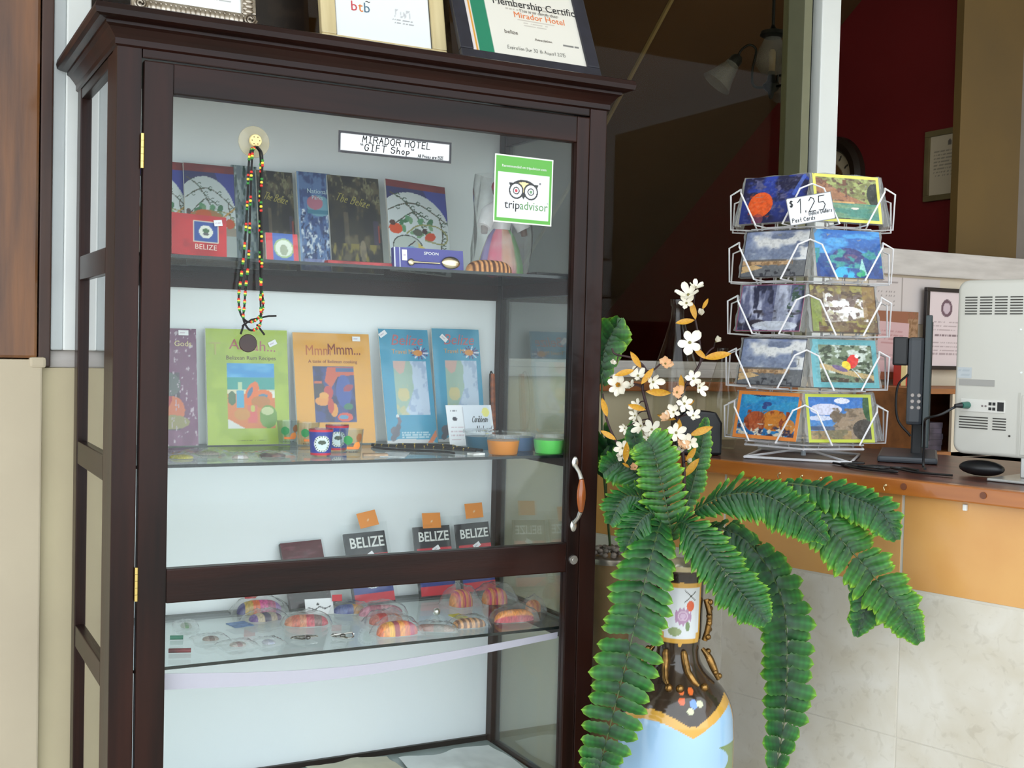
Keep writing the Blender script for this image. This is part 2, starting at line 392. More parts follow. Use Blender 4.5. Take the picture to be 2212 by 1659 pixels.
# ------------------------------------------------------------------ tiled counter front
CF = V(1.3212, -0.0007, 0.0); CANG = math.atan2(-0.96416, 0.26532)
cw = struct(MB().box(-0.485, 1.55, 0.0012, 0.11, 0, 1.128).build('wall_counter', mat('grout', (206, 200, 188), 0.8, var=0.05), None, CF, (0, 0, CANG)))
ORANGE_T = mat('orange_tile', (212, 160, 94), 0.3, c2=(204, 148, 84), scale=7, coat=0.1)
TRAV = None
def travertine():
    m, nt, b = newmat('travertine_tile'); N = nt.nodes.new; L = nt.links.new
    tc = N('ShaderNodeTexCoord'); n1 = N('ShaderNodeTexNoise'); n1.inputs['Scale'].default_value = 9; n1.inputs['Detail'].default_value = 8; n1.inputs['Distortion'].default_value = 0.6
    n2 = N('ShaderNodeTexNoise'); n2.inputs['Scale'].default_value = 38; n2.inputs['Detail'].default_value = 6; n2.inputs['Distortion'].default_value = 1.2
    oi = N('ShaderNodeObjectInfo'); ad = N('ShaderNodeVectorMath'); ad.operation = 'ADD'
    L(tc.outputs['Object'], ad.inputs[0]); L(oi.outputs['Location'], ad.inputs[1])
    L(ad.outputs[0], n1.inputs['Vector']); L(ad.outputs[0], n2.inputs['Vector'])
    r1 = N('ShaderNodeValToRGB'); r1.color_ramp.elements[0].color = L4((196, 188, 172)); r1.color_ramp.elements[1].color = L4((208, 203, 193))
    r1.color_ramp.elements[0].position = .35; r1.color_ramp.elements[1].position = .65
    r2 = N('ShaderNodeValToRGB'); r2.color_ramp.elements[0].color = L4((178, 168, 152)); r2.color_ramp.elements[1].color = (1, 1, 1, 1)
    r2.color_ramp.elements[0].position = .30; r2.color_ramp.elements[1].position = .44
    mx = N('ShaderNodeMixRGB'); mx.blend_type = 'MULTIPLY'; mx.inputs[0].default_value = 0.22
    L(n1.outputs['Fac'], r1.inputs[0]); L(n2.outputs['Fac'], r2.inputs[0]); L(r1.outputs[0], mx.inputs[1]); L(r2.outputs[0], mx.inputs[2]); L(mx.outputs[0], b.inputs['Base Color'])
    b.inputs['Roughness'].default_value = 0.32
    return m
TRAV = travertine()
def tile(w, h, m, key, cache={}):
    if key not in cache: cache[key] = MB().box(0, w, 0, 0.008, 0, h).mesh('tile', m, bevel=0.0005, seg=1)
    return cache[key]
for k in range(-2, 3):
    s0 = 0.457 + 0.433 * k; s1 = min(s0 + 0.431, 1.55); q = max(s0, -0.485)
    if s1 - q < 0.02: continue
    link('tile', tile(s1 - q - .004, 0.1845, ORANGE_T, ('o', round(s1 - q, 3))), cw, (q, 0, 0.9425))
    for r in range(4):
        zz = 0.641 - 0.2985 * (r - 0); z1 = zz + 0.2965; z0 = max(zz, 0.002)
        if z1 - z0 < 0.03: continue
        link('tile', tile(s1 - q - .001, z1 - z0, TRAV, ('b', round(s1 - q, 3), round(z1 - z0, 3))), cw, (q, 0, z0))

# counter top
def cpt(s, y, z): # counter frame to world
    c, n = math.cos(CANG), math.sin(CANG)
    return V(CF.x + c * s - n * y, CF.y + n * s + c * y, z)
ct = empty('counter_top', (1.70, -0.45, 1.13))
tag(ct, 'reddish brown varnished wooden reception counter top with orange front edge', 'counter')
def rel(o, p): return Vector(p) - o.location
top = MB(); TOPW = mat('varnished_counter_wood', (104, 58, 44), 0.32, c2=(60, 30, 24), scale=3.0, stretch=(10, 1.2, 10), coat=0.05, spec=0.3)
P4 = [V(1.1885, 0.459, 0), cpt(1.45, -0.004, 0), cpt(1.45, 0.60, 0), V(1.83, 0.459, 0)]
vs = [rel(ct, (p.x, p.y, 1.1295)) for p in P4] + [rel(ct, (p.x, p.y, 1.16)) for p in P4]
top.add(vs, [(3, 2, 1, 0), (4, 5, 6, 7), (0, 1, 5, 4), (1, 2, 6, 5), (2, 3, 7, 6), (3, 0, 4, 7)]).build('slab', TOPW, ct)
ed = MB(); EDGEW = mat('orange_edge_wood', (184, 112, 42), 0.3, c2=(146, 80, 24), scale=2.2, stretch=(1, 1, 9), coat=0.3)
E4 = [cpt(-0.47, -0.030, 0), cpt(1.45, -0.030, 0), cpt(1.45, -0.0045, 0), cpt(-0.47, -0.0045, 0)]
vs = [rel(ct, (p.x, p.y, 1.1295)) for p in E4] + [rel(ct, (p.x, p.y, 1.1605)) for p in E4]
ed.add(vs, [(3, 2, 1, 0), (4, 5, 6, 7), (0, 1, 5, 4), (1, 2, 6, 5), (2, 3, 7, 6), (3, 0, 4, 7)]).build('edge_strip', EDGEW, ct, bevel=0.003)
PLUG = mat('dark_wood_plug', (104, 54, 26), 0.4)
for s in (0.47, 0.63):
    MB().lathe([(0.0065, -0.0015), (0.0065, 0.002)], 14, axis='y').build('wood_plug', PLUG, ct, rel(ct, cpt(s, -0.0305, 1.147)), (0, 0, CANG))
CHROME = mat('chrome', (235, 235, 232), 0.28, 1.0)
for s in (0.185, 0.24, 0.285, 0.432):
    h = MB(); h.tube([V(0, 0.002, 0), V(0, -0.007, 0), V(0.001, -0.011, -0.004), V(0.002, -0.010, -0.009), V(0.001, -0.006, -0.010)], 0.0011, 6); h.sphere((0, -0.001, 0), 0.003, 8, 5)
    h.build('cup_hook', mat('brass_hook', (222, 206, 160), 0.25, 0.9), ct, rel(ct, cpt(s, -0.0305, 1.146)), (0, 0, CANG), smooth=40)
MB().box(-0.004, 0.004, -0.006, 0.001, -0.006, 0.006).build('cable_clip', WHITEP, cw, (0.583, -0.0005, 1.117), bevel=0.0015)

# ================================================================== DISPLAY CABINET
WOOD = mat('dark_mahogany', (50, 24, 17), 0.32, c2=(20, 11, 9), scale=2.4, stretch=(7, 7, 0.7), bump=0.05, bscale=40, coat=0.06, spec=0.18)
WOODH = mat('dark_mahogany_cross', (46, 21, 15), 0.32, c2=(18, 10, 8), scale=2.4, stretch=(0.7, 7, 7), bump=0.05, bscale=40, coat=0.06, spec=0.18)
PANE = glassmat('cabinet_glass', (254, 255, 254), 0.3)
cab = empty('display_cabinet', (0, 0, 0))
tag(cab, 'tall dark mahogany display cabinet with glass door and white back', 'cabinet')
def cb(name, *a, m=WOOD, bevel=0.0025, parent=cab):
    return bx(name, *a, m, parent, bevel)
# crown moulding: profile swept round front and both sides
prof = [(0.0, 1.905), (0.004, 1.908), (0.004, 1.918), (0.008, 1.924), (0.016, 1.934), (0.022, 1.938), (0.022, 1.943), (0.034, 1.945), (0.041, 1.948), (0.043, 1.957), (0.041, 1.966), (0.036, 1.968)]
cr = MB(); vs = []; n = len(prof)
for o, z in prof: vs += [(-o, 0.462, z), (-o, -o, z), (1 + o, -o, z), (1 + o, 0.462, z)]
fs = []
for i in range(n - 1):
    for j in range(3): fs.append((i * 4 + j, i * 4 + j + 1, (i + 1) * 4 + j + 1, (i + 1) * 4 + j))
fs.append(tuple((n - 1) * 4 + j for j in (0, 1, 2, 3)))
cr.add(vs, fs).build('crown_moulding', WOODH, cab)
cb('top_board', 0.002, 0.998, 0.0, 0.46, 1.925, 1.95, m=WOODH)
cb('frieze', 0.043, 0.957, 0.0005, 0.03, 1.890, 1.925, m=WOODH)
for x0, x1, y0, y1 in ((0.0, 0.042, 0.0, 0.045), (0.958, 1.0, 0.0, 0.045), (0.0, 0.026, 0.418, 0.4625), (0.974, 1.0, 0.418, 0.4625)):
    cb('corner_post', x0, x1, y0, y1, 0.0, 1.925)
for sx in (0, 1):
    X = lambda a, b: (a, b) if not sx else (1 - b, 1 - a)
    cb('side_stile', *X(0.0015, 0.024), 0.045, 0.104, 0.05, 1.925)
    for z0, z1 in ((1.885, 1.925), (1.517, 1.565), (1.140, 1.187), (0.761, 0.806), (0.385, 0.432), (0.05, 0.10)):
        cb('side_rail', *X(0.0015, 0.024), 0.104, 0.418, z0, z1, m=mat('dark_mahogany_side', (46, 21, 15), 0.32, c2=(18, 10, 8), scale=2.4, stretch=(7, 0.7, 7), coat=0.06, spec=0.18))
    for z0, z1 in ((1.565, 1.885), (1.187, 1.517), (0.806, 1.140), (0.432, 0.761)):
        cb('side_pane', *X(0.011, 0.014), 0.104, 0.418, z0, z1, m=glassmat('side_glass', (238, 243, 238), 2.0, 0.02, 0.08), bevel=0)  # raised mirror and diffuse haze imitate strong reflections in the side panes
    cb('side_panel', *X(0.008, 0.016), 0.104, 0.418, 0.10, 0.385)
BACKW = mat('white_back_board', (242, 247, 251), 0.5, c2=(240, 245, 250), scale=2)
cb('back_panel', 0.026, 0.974, 0.446, 0.4565, 0.1, 1.925, m=BACKW, bevel=0)
for z0, z1 in ((1.512, 1.578), (0.375, 0.441)):
    cb('back_rail', 0.026, 0.974, 0.436, 0.446, z0, z1, m=WOODH, bevel=0.001)
for z in (1.1785, 0.8115, ):
    pass
cb('deck', 0.026, 0.974, 0.03, 0.436, 0.405, 0.429, m=mat('grey_deck', (150, 162, 160), 0.25, var=0.06), bevel=0.001)
cb('plinth', 0.042, 0.958, 0.006, 0.03, 0.0, 0.365, m=WOODH)
GEDGE = mat('dark_glass_edge', (16, 26, 26), 0.2)
SH = glassmat('shelf_glass', (246, 250, 250), 0.8)
def glass_shelf(z):
    b = MB(); x0, x1, y0, y1 = 0.0265, 0.9735, 0.028, 0.4355
    vs = [(x0, y0, z - .006), (x1, y0, z - .006), (x1, y1, z - .006), (x0, y1, z - .006), (x0, y0, z), (x1, y0, z), (x1, y1, z), (x0, y1, z)]
    b.add(vs, [(0, 3, 2, 1), (4, 5, 6, 7)], 0); b.add(vs, [(0, 1, 5, 4), (1, 2, 6, 5), (2, 3, 7, 6), (3, 0, 4, 7)], 1)
    return b.build('glass_shelf', [SH, GEDGE], cab)
S1, S2, S3, S4 = 1.554, 1.1745, 0.8065, 0.4292
for z in (S1, S2, S3):
    glass_shelf(z)
    if z != S1:
        cb('shelf_batten', 0.027, 0.973, 0.4365, 0.4455, z - 0.017, z - 0.0065, m=mat('grey_batten', (96, 98, 104), 0.5), bevel=0)
# door
dr = empty('door', (0, 0, 0), parent=cab); 
db = lambda n, *a, m=WOOD, bevel=0.0025: bx(n, *a, m, dr, bevel)
D0, D1 = -0.004, 0.020
db('stile', 0.0455, 0.096, D0, D1, 0.37, 1.886); db('stile', 0.9245, 0.955, D0, D1, 0.37, 1.886)
db('rail', 0.096, 0.9245, D0, D1, 1.832, 1.886, m=WOODH); db('rail', 0.096, 0.9245, D0, D1, 0.929, 0.9905, m=WOODH); db('rail', 0.096, 0.9245, D0, D1, 0.37, 0.435, m=WOODH)
db('glass_pane', 0.096, 0.9245, 0.008, 0.011, 0.9905, 1.832, m=PANE, bevel=0); db('glass_pane', 0.096, 0.9245, 0.008, 0.011, 0.435, 0.929, m=PANE, bevel=0)
BRASS = mat('hinge_brass', (205, 180, 110), 0.25, 1.0)
for z in (1.728, 0.968, 0.45):
    h = MB()
    for k in range(5): h.lathe([(0.0035, z - .03 + k * .0121), (0.0035, z - .03 + k * .0121 + .0115)], 10, (0.0437, -0.0055, 0))
    h.build('hinge', BRASS, dr, smooth=40)
hd = MB(); HX = 0.940
for z, q in ((1.1615, -1), (1.027, 1)):
    MB().sphere((HX - .002, D0 - .003, z), 0.013, 14, 8, sx=0.62, sy=0.35, sz=1.0).build('handle_plate', CHROME, dr, smooth=50)
    MB().tube([V(HX - .002, D0 - .004, z + q * .0065), V(HX, -0.022, z + q * .0195), V(HX + .001, -0.030, z + q * .0335)], [0.005, 0.0042, 0.005], 10).build('handle_arm', CHROME, dr, smooth=50)
g = MB(); pr = []
for i in range(13):
    t = i / 12; pr.append((0.0048 + 0.0048 * math.sin(math.pi * t), 1.060 + 0.068 * t))
gp = g.lathe(pr, 14, (HX + .001, -0.031, 0)).build('grip', mat('grip_wood', (186, 98, 40), 0.2, var=0.25, scale=6, stretch=(20, 20, 1), coat=0.6), dr, smooth=50)
lk = MB(); lk.lathe([(0.0, -0.0055), (0.0035, -0.0055), (0.004, -0.0045), (0.0095, -0.0045), (0.0105, -0.002), (0.0105, 0.001)], 20, (0.941, D0 - .0, 0.9545), axis='y', capb=False, capt=False)
lk.build('lock', CHROME, dr, smooth=40)

# ================================================================== THINGS IN THE CABINET
PLASTIC = glassmat('clear_wrap', (252, 253, 253), 0.8, 0.10, 0.018, 18.0)
BAGP = glassmat('clear_bag', (250, 250, 250), 1.2, 0.18, 0.10, 26.0)
def sleeve(parent, w, h, y=-0.0022, z0=-0.0, name='plastic_sleeve', m=None, wob=0.0012, seed=1):
    nx, nz = 8, 10; b = MB(); vs = []; r = random.Random(seed)
    for j in range(nz + 1):
        for i in range(nx + 1):
            e = 0 if (i in (0, nx) or j in (0, nz)) else 1
            vs.append(((i / nx - .5) * w, y - (r.random() * wob if e else -0.0012), z0 + j / nz * h))
    b.add(vs, [(j * (nx + 1) + i, j * (nx + 1) + i + 1, (j + 1) * (nx + 1) + i + 1, (j + 1) * (nx + 1) + i) for j in range(nz) for i in range(nx)])
    return b.build(name, m or PLASTIC, parent, smooth=180)
def sticker(parent, x, z, w=0.017, h=0.010, rot=0.0, y=-0.004, m=None):
    o = painted('price_sticker', w, h, lambda A: (A.fill((240, 240, 245)), A.lines(.15, .85, .3, .7, 1, (150, 110, 140), 3, .5, .5)), 0.0006, parent, (x, y, z), (0, rot, 0), res=0.002)
    return o
def stand(name, x, y, z, w, h, painter, label, cat, dy=0.04, thick=0.004, group=None, yaw=0.0, roll=0.0, side=(225, 222, 215), res=0.0018, rough=0.35):
    """printed upright piece whose foot is at x,y on the shelf, leaning back by dy at its top"""
    o = painted(name, w, h, painter, thick, None, (x, y, z + 0.0008 + abs(math.sin(roll)) * w * .6 + thick * min(.9, dy / h)), (-math.asin(min(.9, dy / h)), roll, yaw), res=res, side=side, rough=rough)
    tag(o, label, cat, group)
    return o

# ---- top shelf
def art_cook(A, drum=False, seed=0):
    A.fill((150, 160, 164)); A.noise(9, 9, 41 + seed, (206, 214, 212), .42, .58); A.noise(16, 16, 45, (76, 98, 92), .6, .68)
    A.rect(0, 1, .62, 1, (50, 52, 108)); A.poly([(.62, .92), (1, .92), (1, .45), (.95, .45)], (62, 70, 160)); A.ell(.40, .46, .62, .42, (208, 216, 218)); A.rect(0, 1, .92, 1, (126, 44, 48)); A.rect(.4, .8, .925, .97, (150, 60, 56), .6)
    q = random.Random(5)
    vines = [[(.02, .66), (.25, .74), (.5, .76), (.75, .68), (.97, .58)], [(.06, .86), (.28, .78), (.5, .6), (.56, .5)], [(.0, .45), (.2, .56), (.42, .66), (.6, .62)], [(.86, .62), (.9, .45), (.86, .3), (.88, .1)], [(.15, .12), (.3, .2), (.5, .1), (.8, .16)]]
    for v in vines:
        P_ = [(p.x, p.z) for p in spline([V(a_, 0, b_) for a_, b_ in v], 18)]; A.line(P_, .010, (86, 82, 66))
        for x, y in P_[2::3]:
            for s_ in (-1, 1): A.line([(x, y), (x + .045, y + s_ * .022), (x + .075, y + s_ * .012)], .008, (70, 94, 78))
    for i_ in range(18): A.ell(.22 + .5 * q.random(), .40 + .20 * q.random(), .055, .022, [(96, 150, 110), (70, 120, 84), (120, 160, 120)][i_ % 3], rot=q.random() * 3)
    A.ell(.12, .46, .11, .06, (216, 84, 40)); A.ell(.07, .52, .05, .03, (90, 60, 50)); A.ell(.68, .40, .10, .045, (206, 76, 42), rot=.6); A.ell(.60, .46, .045, .03, (70, 52, 46)); A.ell(.48, .44, .08, .04, (92, 96, 84))
    A.line([(p.x, p.z) for p in spline([V(.3, 0, .42), V(.5, 0, .52), V(.8, 0, .53), V(.97, 0, .44), V(.9, 0, .34), V(.6, 0, .36)], 20)], .012, (150, 150, 96))
    A.ell(.30, .27, .25, .13, (186, 196, 190)); A.ell(.30, .27, .25, .13, (56, 60, 50), ring=.92); A.line([(.30, .27), (.42, .34)], .009, (70, 46, 46)); A.poly([(.46, .33), (.74, .2), (.5, .18)], (210, 194, 110)); A.ell(.36, .23, .11, .05, (128, 168, 204))
    if drum: A.rect(0, 1, 0, .38, (158, 146, 130)); A.ell(.42, .42, .40, .13, (172, 126, 78)); A.ell(.36, .50, .16, .05, (206, 96, 50)); A.line([(.1, .3), (.5, .38), (1, .58)], .016, (196, 156, 90)); A.rect(.75, 1, .05, .3, (170, 178, 176)); A.ell(.88, .42, .09, .05, (206, 84, 44))
art_cookd = lambda A: art_cook(A, True)
bk = stand('recipe_book', 0.158, 0.37, S1, 0.106, 0.222, art_cookd, 'recipe book with white disc cover, half hidden behind the door frame', 'book', 0.045, 0.008, 'recipe books on the top shelf')
bk = stand('recipe_book', 0.257, 0.352, S1, 0.106, 0.222, art_cookd, 'recipe book with brown drum on its cover behind red packet', 'book', 0.05, 0.008, 'recipe books on the top shelf')
sleeve(bk, 0.112, 0.226, seed=3)
bk = stand('recipe_book', 0.712, 0.30, S1, 0.148, 0.222, art_cook, 'recipe book with white disc and blue corner beside wrapped doll', 'book', 0.075, 0.008, 'recipe books on the top shelf', roll=math.radians(3.0))
def art_grey(A): A.fill((112, 128, 136)); A.noise(7, 10, 5, (160, 174, 176), .5, .65); A.noise(12, 16, 9, (72, 92, 90), .55, .66)
bk = stand('guide_book', 0.338, 0.382, S1, 0.056, 0.228, art_grey, 'slim grey green book behind the hanging bead necklace', 'book', 0.04, 0.006)
def art_dark(A):
    A.fill((48, 44, 34)); A.noise(10, 14, 21, (92, 84, 60), .5, .68); A.noise(24, 24, 25, (120, 116, 84), .6, .7, y0=.72); A.noise(5, 6, 31, (26, 24, 22), .5, .65)
    A.noise(14, 7, 27, (128, 116, 56), .5, .65, y0=0, y1=.3); A.rect(.28, .36, .3, .62, (120, 108, 84), .5); A.ell(.62, .22, .06, .12, (150, 136, 110), .7); A.rect(.85, .95, .3, .55, (60, 50, 74), .8); A.rect(.93, .96, .32, .5, (160, 56, 40), .8)
bk = stand('story_book', 0.4015, 0.358, S1, 0.081, 0.222, art_dark, 'dark forest cover book standing behind small flag packet', 'book', 0.05, 0.007, 'dark forest books')
YEL = mat('faded_gold_ink', (168, 158, 72), 0.5)
pen('lettering', 'The Belize', 0.016, bk, -0.028, 0.158, YEL, 0.0013, squash=.5, slant=.3, rot=-.18)
bk = stand('story_book', 0.573, 0.33, S1, 0.121, 0.222, art_dark, 'dark forest cover book between blue book and disc cover book', 'book', 0.05, 0.007, 'dark forest books')
pen('lettering', 'The Belize', 0.017, bk, -0.045, 0.165, YEL, 0.0014, squash=.7, slant=.3, rot=-.18)
def art_blue(A):
    A.fill((88, 118, 168)); A.noise(9, 14, 61, (54, 74, 124), .45, .6); A.noise(12, 20, 64, (206, 216, 226), .52, .66, y1=.62); A.noise(20, 26, 66, (44, 58, 96), .6, .7, y1=.6)
    A.ell(.62, .66, .36, .11, (104, 152, 172)); A.poly([(.26, .62), (.98, .62), (.98, .59), (.26, .585)], (60, 112, 138)); A.ell(.5, .69, .24, .07, (190, 96, 116), .8); A.rect(.26, .98, .575, .615, (62, 120, 144))
    A.rect(.1, .85, 0, .12, (148, 150, 196), .7); A.rect(0, .06, 0, 1, (118, 156, 200), .8)
bk = stand('park_book', 0.4835, 0.338, S1, 0.077, 0.224, art_blue, 'blue book with white surf and red umbrella on its cover', 'book', 0.05, 0.008)
text('lettering', 'National', 0.015, bk, 0.006, 0.176, mat('teal_ink', (180, 206, 214), .5), sx=.9); text('lettering', 'Parks', 0.013, bk, 0.006, 0.162, mat('teal_ink'), sx=.9)
def flag(A, x0, x1, y0, y1):
    A.rect(x0, x1, y0, y1, (36, 74, 152)); cx, cy = (x0 + x1) / 2, (y0 + y1) / 2; rx = (x1 - x0) * .25; ry = rx * A.asp
    A.ell(cx, cy, rx * 1.15, ry * 1.15, (220, 224, 214)); A.ell(cx, cy + ry * .2, rx * .6, ry * .35, (70, 104, 72)); A.ell(cx, cy - ry * .4, rx * .55, ry * .2, (90, 92, 96))
def art_red(A): A.fill((196, 36, 44)); A.noise(4, 4, 71, (170, 28, 38), .5, .7); A.rect(.38, .86, .34, .86, (210, 206, 190)); flag(A, .4, .84, .36, .84)
bk = stand('towel_packet', 0.176, 0.125, S1, 0.104, 0.082, art_red, 'red packet with blue flag and country name on the front', 'packet', 0.02, 0.012, roll=math.radians(2), side=(170, 30, 38))
text('lettering', 'BELIZE', 0.0145, bk, 0.012, 0.0135, mat('cream_ink', (232, 214, 204), .5)); sticker(bk, 0.036, 0.062, 0.016, 0.012, -.15)
def art_flagv(A): A.fill((206, 44, 60)); A.rect(.22, .86, 0, 1, (48, 92, 176)); A.ell(.55, .48, .31, .31 * A.asp, (214, 222, 208)); A.ell(.55, .48, .31, .31 * A.asp, (150, 178, 120), ring=.85); A.ell(.55, .42, .12, .2, (150, 160, 134))
bk = stand('flag_patch', 0.334, 0.11, S1, 0.064, 0.058, art_flagv, 'small packet with red edges and round crest on blue', 'packet', 0.014, 0.006)
sleeve(bk, 0.09, 0.062, seed=9, wob=.003)
def art_spoon(A): A.fill((58, 56, 142)); A.rect(0, .012, 0, 1, (210, 214, 224)); A.rect(.07, .085, 0, 1, (196, 200, 216))
sp = stand('souvenir_spoon_box', 0.630, 0.075, S1, 0.154, 0.041, art_spoon, 'purple souvenir spoon box with silver spoon under clear lid', 'box', 0.006, 0.014, side=(64, 62, 140))
text('lettering', 'SPOON', 0.0085, sp, 0.005, 0.0285, WHITE_INK, sx=1.15); sticker(sp, -0.055, 0.014, 0.011, 0.022, 0, -.002)
sb = MB(); sb.tube([V(-.042, -.003, .011), V(-.02, -.003, .0115), V(.022, -.003, .0115)], [.0035, .0018, .002], 8); sb.sphere((.047, -.0035, .014), .02, 16, 8, sx=1.05, sy=.28, sz=.66); sb.sphere((-.041, -.003, .011), .0075, 12, 6, sy=.4)
sb.build('spoon', mat('worn_silver', (206, 190, 160), .2, 1.0), sp, smooth=60)
fp = MB().box(-.07, .07, -.012, .012, 0, .010).build('wrapped_candy_bar', mat('red_wrap', (186, 60, 66), .35, var=.3, scale=40), None, (0.487, 0.10, S1 + .0004), bevel=.004)
tag(fp, 'flat red wrapped packet lying in front of blue book', 'packet')

# doll in a bag
dl = empty('rag_doll', (0.857, 0.20, S1 + .0005)); tag(dl, 'rag doll in white blouse and bright petal skirt inside clear bag', 'doll')
sk = MB(); cols = [(150, 84, 160), (206, 40, 84), (96, 170, 60), (200, 190, 50), (120, 92, 168), (214, 70, 110), (210, 150, 120), (90, 150, 70)]
n = 48; prof = [(0.050, 0.0), (0.049, 0.03), (0.040, 0.065), (0.030, 0.092), (0.018, 0.108)]
vs = []; cl = []
for k, (r, z) in enumerate(prof):
    for j in range(n):
        q = 2 * math.pi * j / n; w = 1 + .07 * math.sin(q * 12) * (1 - k / 5); vs.append((r * w * math.cos(q), r * w * .8 * math.sin(q), z + (.006 * abs(math.sin(q * 4)) if k == 0 else 0)))
        ci = int((j + 2) / 6) % 8; cl.append(tuple(lin(cols[(ci + (3 if k < 1 else 0)) % 8])))
sk.add(vs, [(i * n + j, i * n + (j + 1) % n, (i + 1) * n + (j + 1) % n, (i + 1) * n + j) for i in range(4) for j in range(n)] + [tuple(range(n - 1, -1, -1))], 0, cl)
sk.build('skirt', printmat('cloth_print', .8), dl, smooth=60)
WCL = mat('white_cotton', (232, 230, 234), .8, bump=.3, bscale=120)
bl = MB(); bl.lathe([(.019, .105), (.022, .125), (.024, .15), (.014, .168), (.008, .174)], 20); bl.build('blouse', WCL, dl, smooth=60)
SKIN = mat('brown_felt', (96, 58, 44), .8)
for s in (-1, 1):
    MB().tube([V(s * .012, 0, .16), V(s * .034, -.006, .14), V(s * .050, -.012, .108)], [.012, .019, .016], 12).build('sleeve', WCL, dl, smooth=60)
    MB().tube([V(s * .048, -.012, .11), V(s * .050, -.016, .094)], [.008, .007], 10).build('hand', SKIN, dl, smooth=60)
hh = MB(); hh.sphere((0, 0, .192), .022, 16, 10); hh.build('head', SKIN, dl, smooth=90)
MB().sphere((0, .002, .2), .0235, 16, 8, sz=.8).build('headscarf', mat('pink_scarf', (206, 60, 90), .7, var=.4, scale=60), dl, smooth=90)
def wrap_bag(parent, rx, ry, h, seed=1, n=26, m=None, name='plastic_bag'):
    r = random.Random(seed); b = MB(); vs = []; ph = [r.random() * 6 for _ in range(6)]
    K = 8
    for i in range(K):
        t = i / (K - 1)
        for j in range(n):
            q = 2 * math.pi * j / n; w = 1 + .10 * math.sin(q * 5 + ph[0] + t * 4) + .06 * math.sin(q * 9 + ph[1] - t * 7) ; s = (1 - .55 * max(0, t - .75) * 4 * .25)
            vs.append((rx * w * s * math.cos(q), ry * w * s * math.sin(q), h * t))
    b.add(vs, [(i * n + j, i * n + (j + 1) % n, (i + 1) * n + (j + 1) % n, (i + 1) * n + j) for i in range(K - 1) for j in range(n)])
    return b.build(name, m or BAGP, parent, smooth=180)
wrap_bag(dl, 0.066, 0.05, 0.225, 4)

# woven pouches
def pouch(name, x, y, z, L, W, H, rot, stripes, label, cat='pouch', group=None, bag=0.0, seed=1, along='x', rough=.8):
    b = MB(); nu, nv = 40, 14; vs = []; cl = []; 
    for i in range(nu + 1):
        s = -1 + 2 * i / nu; e = (1 - abs(s) ** 3.2) ** .5
        for j in range(nv + 1):
            q = math.pi * j / nv; c, d = math.cos(q), math.sin(q)
            vs.append((s * L / 2, -W / 2 * e * math.copysign(abs(c) ** .7, c), .0008 + H * e * d ** .8))
            k = (i / nu if along == 'x' else j / nv); g = stripes[min(len(stripes) - 1, int(k * len(stripes)))]
            f = .86 + .28 * _h(np.int64(i * 3), np.int64(j * 5), seed); cl.append(tuple(lin(np.clip(np.array(g) * f, 0, 255))))
    fs = [(i * (nv + 1) + j, (i + 1) * (nv + 1) + j, (i + 1) * (nv + 1) + j + 1, i * (nv + 1) + j + 1) for i in range(nu) for j in range(nv)]
    fs += [(i * (nv + 1) + nv, (i + 1) * (nv + 1) + nv, (i + 1) * (nv + 1), i * (nv + 1)) for i in range(nu)]
    b.add(vs, fs, 0, cl); o = b.build(name, printmat('woven_print', rough), None, (x, y, z + .0003), (0, 0, rot), smooth=60); tag(o, label, cat, group)
    if bag: dome(o, L * bag, W * bag * 1.15, H * 1.25 + .003, seed)
    return o
def dome(parent, L, W, H, seed=1, name='plastic_bag', m=None, loc=None):
    r = random.Random(seed); n = 16; b = MB(); vs = []; ph = [r.random() * 7 for _ in range(8)]
    for j in range(n + 1):
        for i in range(n + 1):
            u, v = -1 + 2 * i / n, -1 + 2 * j / n
            hgt = max(0, (1 - u * u) * (1 - v * v)) ** .45 * H * (1 + .12 * math.sin(u * 6 + ph[0]) * math.sin(v * 5 + ph[1])) + .002 * (1 + math.sin(u * 11 + ph[2]) * math.sin(v * 13 + ph[3])) * (1 - max(abs(u), abs(v)) ** 6) + .0006
            vs.append((u * L / 2 * (1 + .05 * math.sin(v * 4 + ph[4])), v * W / 2 * (1 + .05 * math.sin(u * 5 + ph[5])), hgt))
    b.add(vs, [(j * (n + 1) + i, j * (n + 1) + i + 1, (j + 1) * (n + 1) + i + 1, (j + 1) * (n + 1) + i) for j in range(n) for i in range(n)])
    return b.build(name, m or BAGP, parent, loc, smooth=180)
TAN, DBR = (206, 146, 92), (84, 46, 30)
pouch('shell_purse', 0.762, 0.068, S1, 0.105, 0.05, 0.026, 0.03, [TAN, DBR] * 9 + [TAN], 'tan and brown ribbed purse in front of wrapped doll', 'purse', seed=3)
o = MB().box(-.045, .045, -.02, .02, 0, .007).build('flat_case', mat('black_vinyl', (24, 22, 22), .35), None, (0.910, 0.075, S1 + .0004), (0, 0, .06), bevel=.003); tag(o, 'flat black case at the post end of the top shelf', 'case')

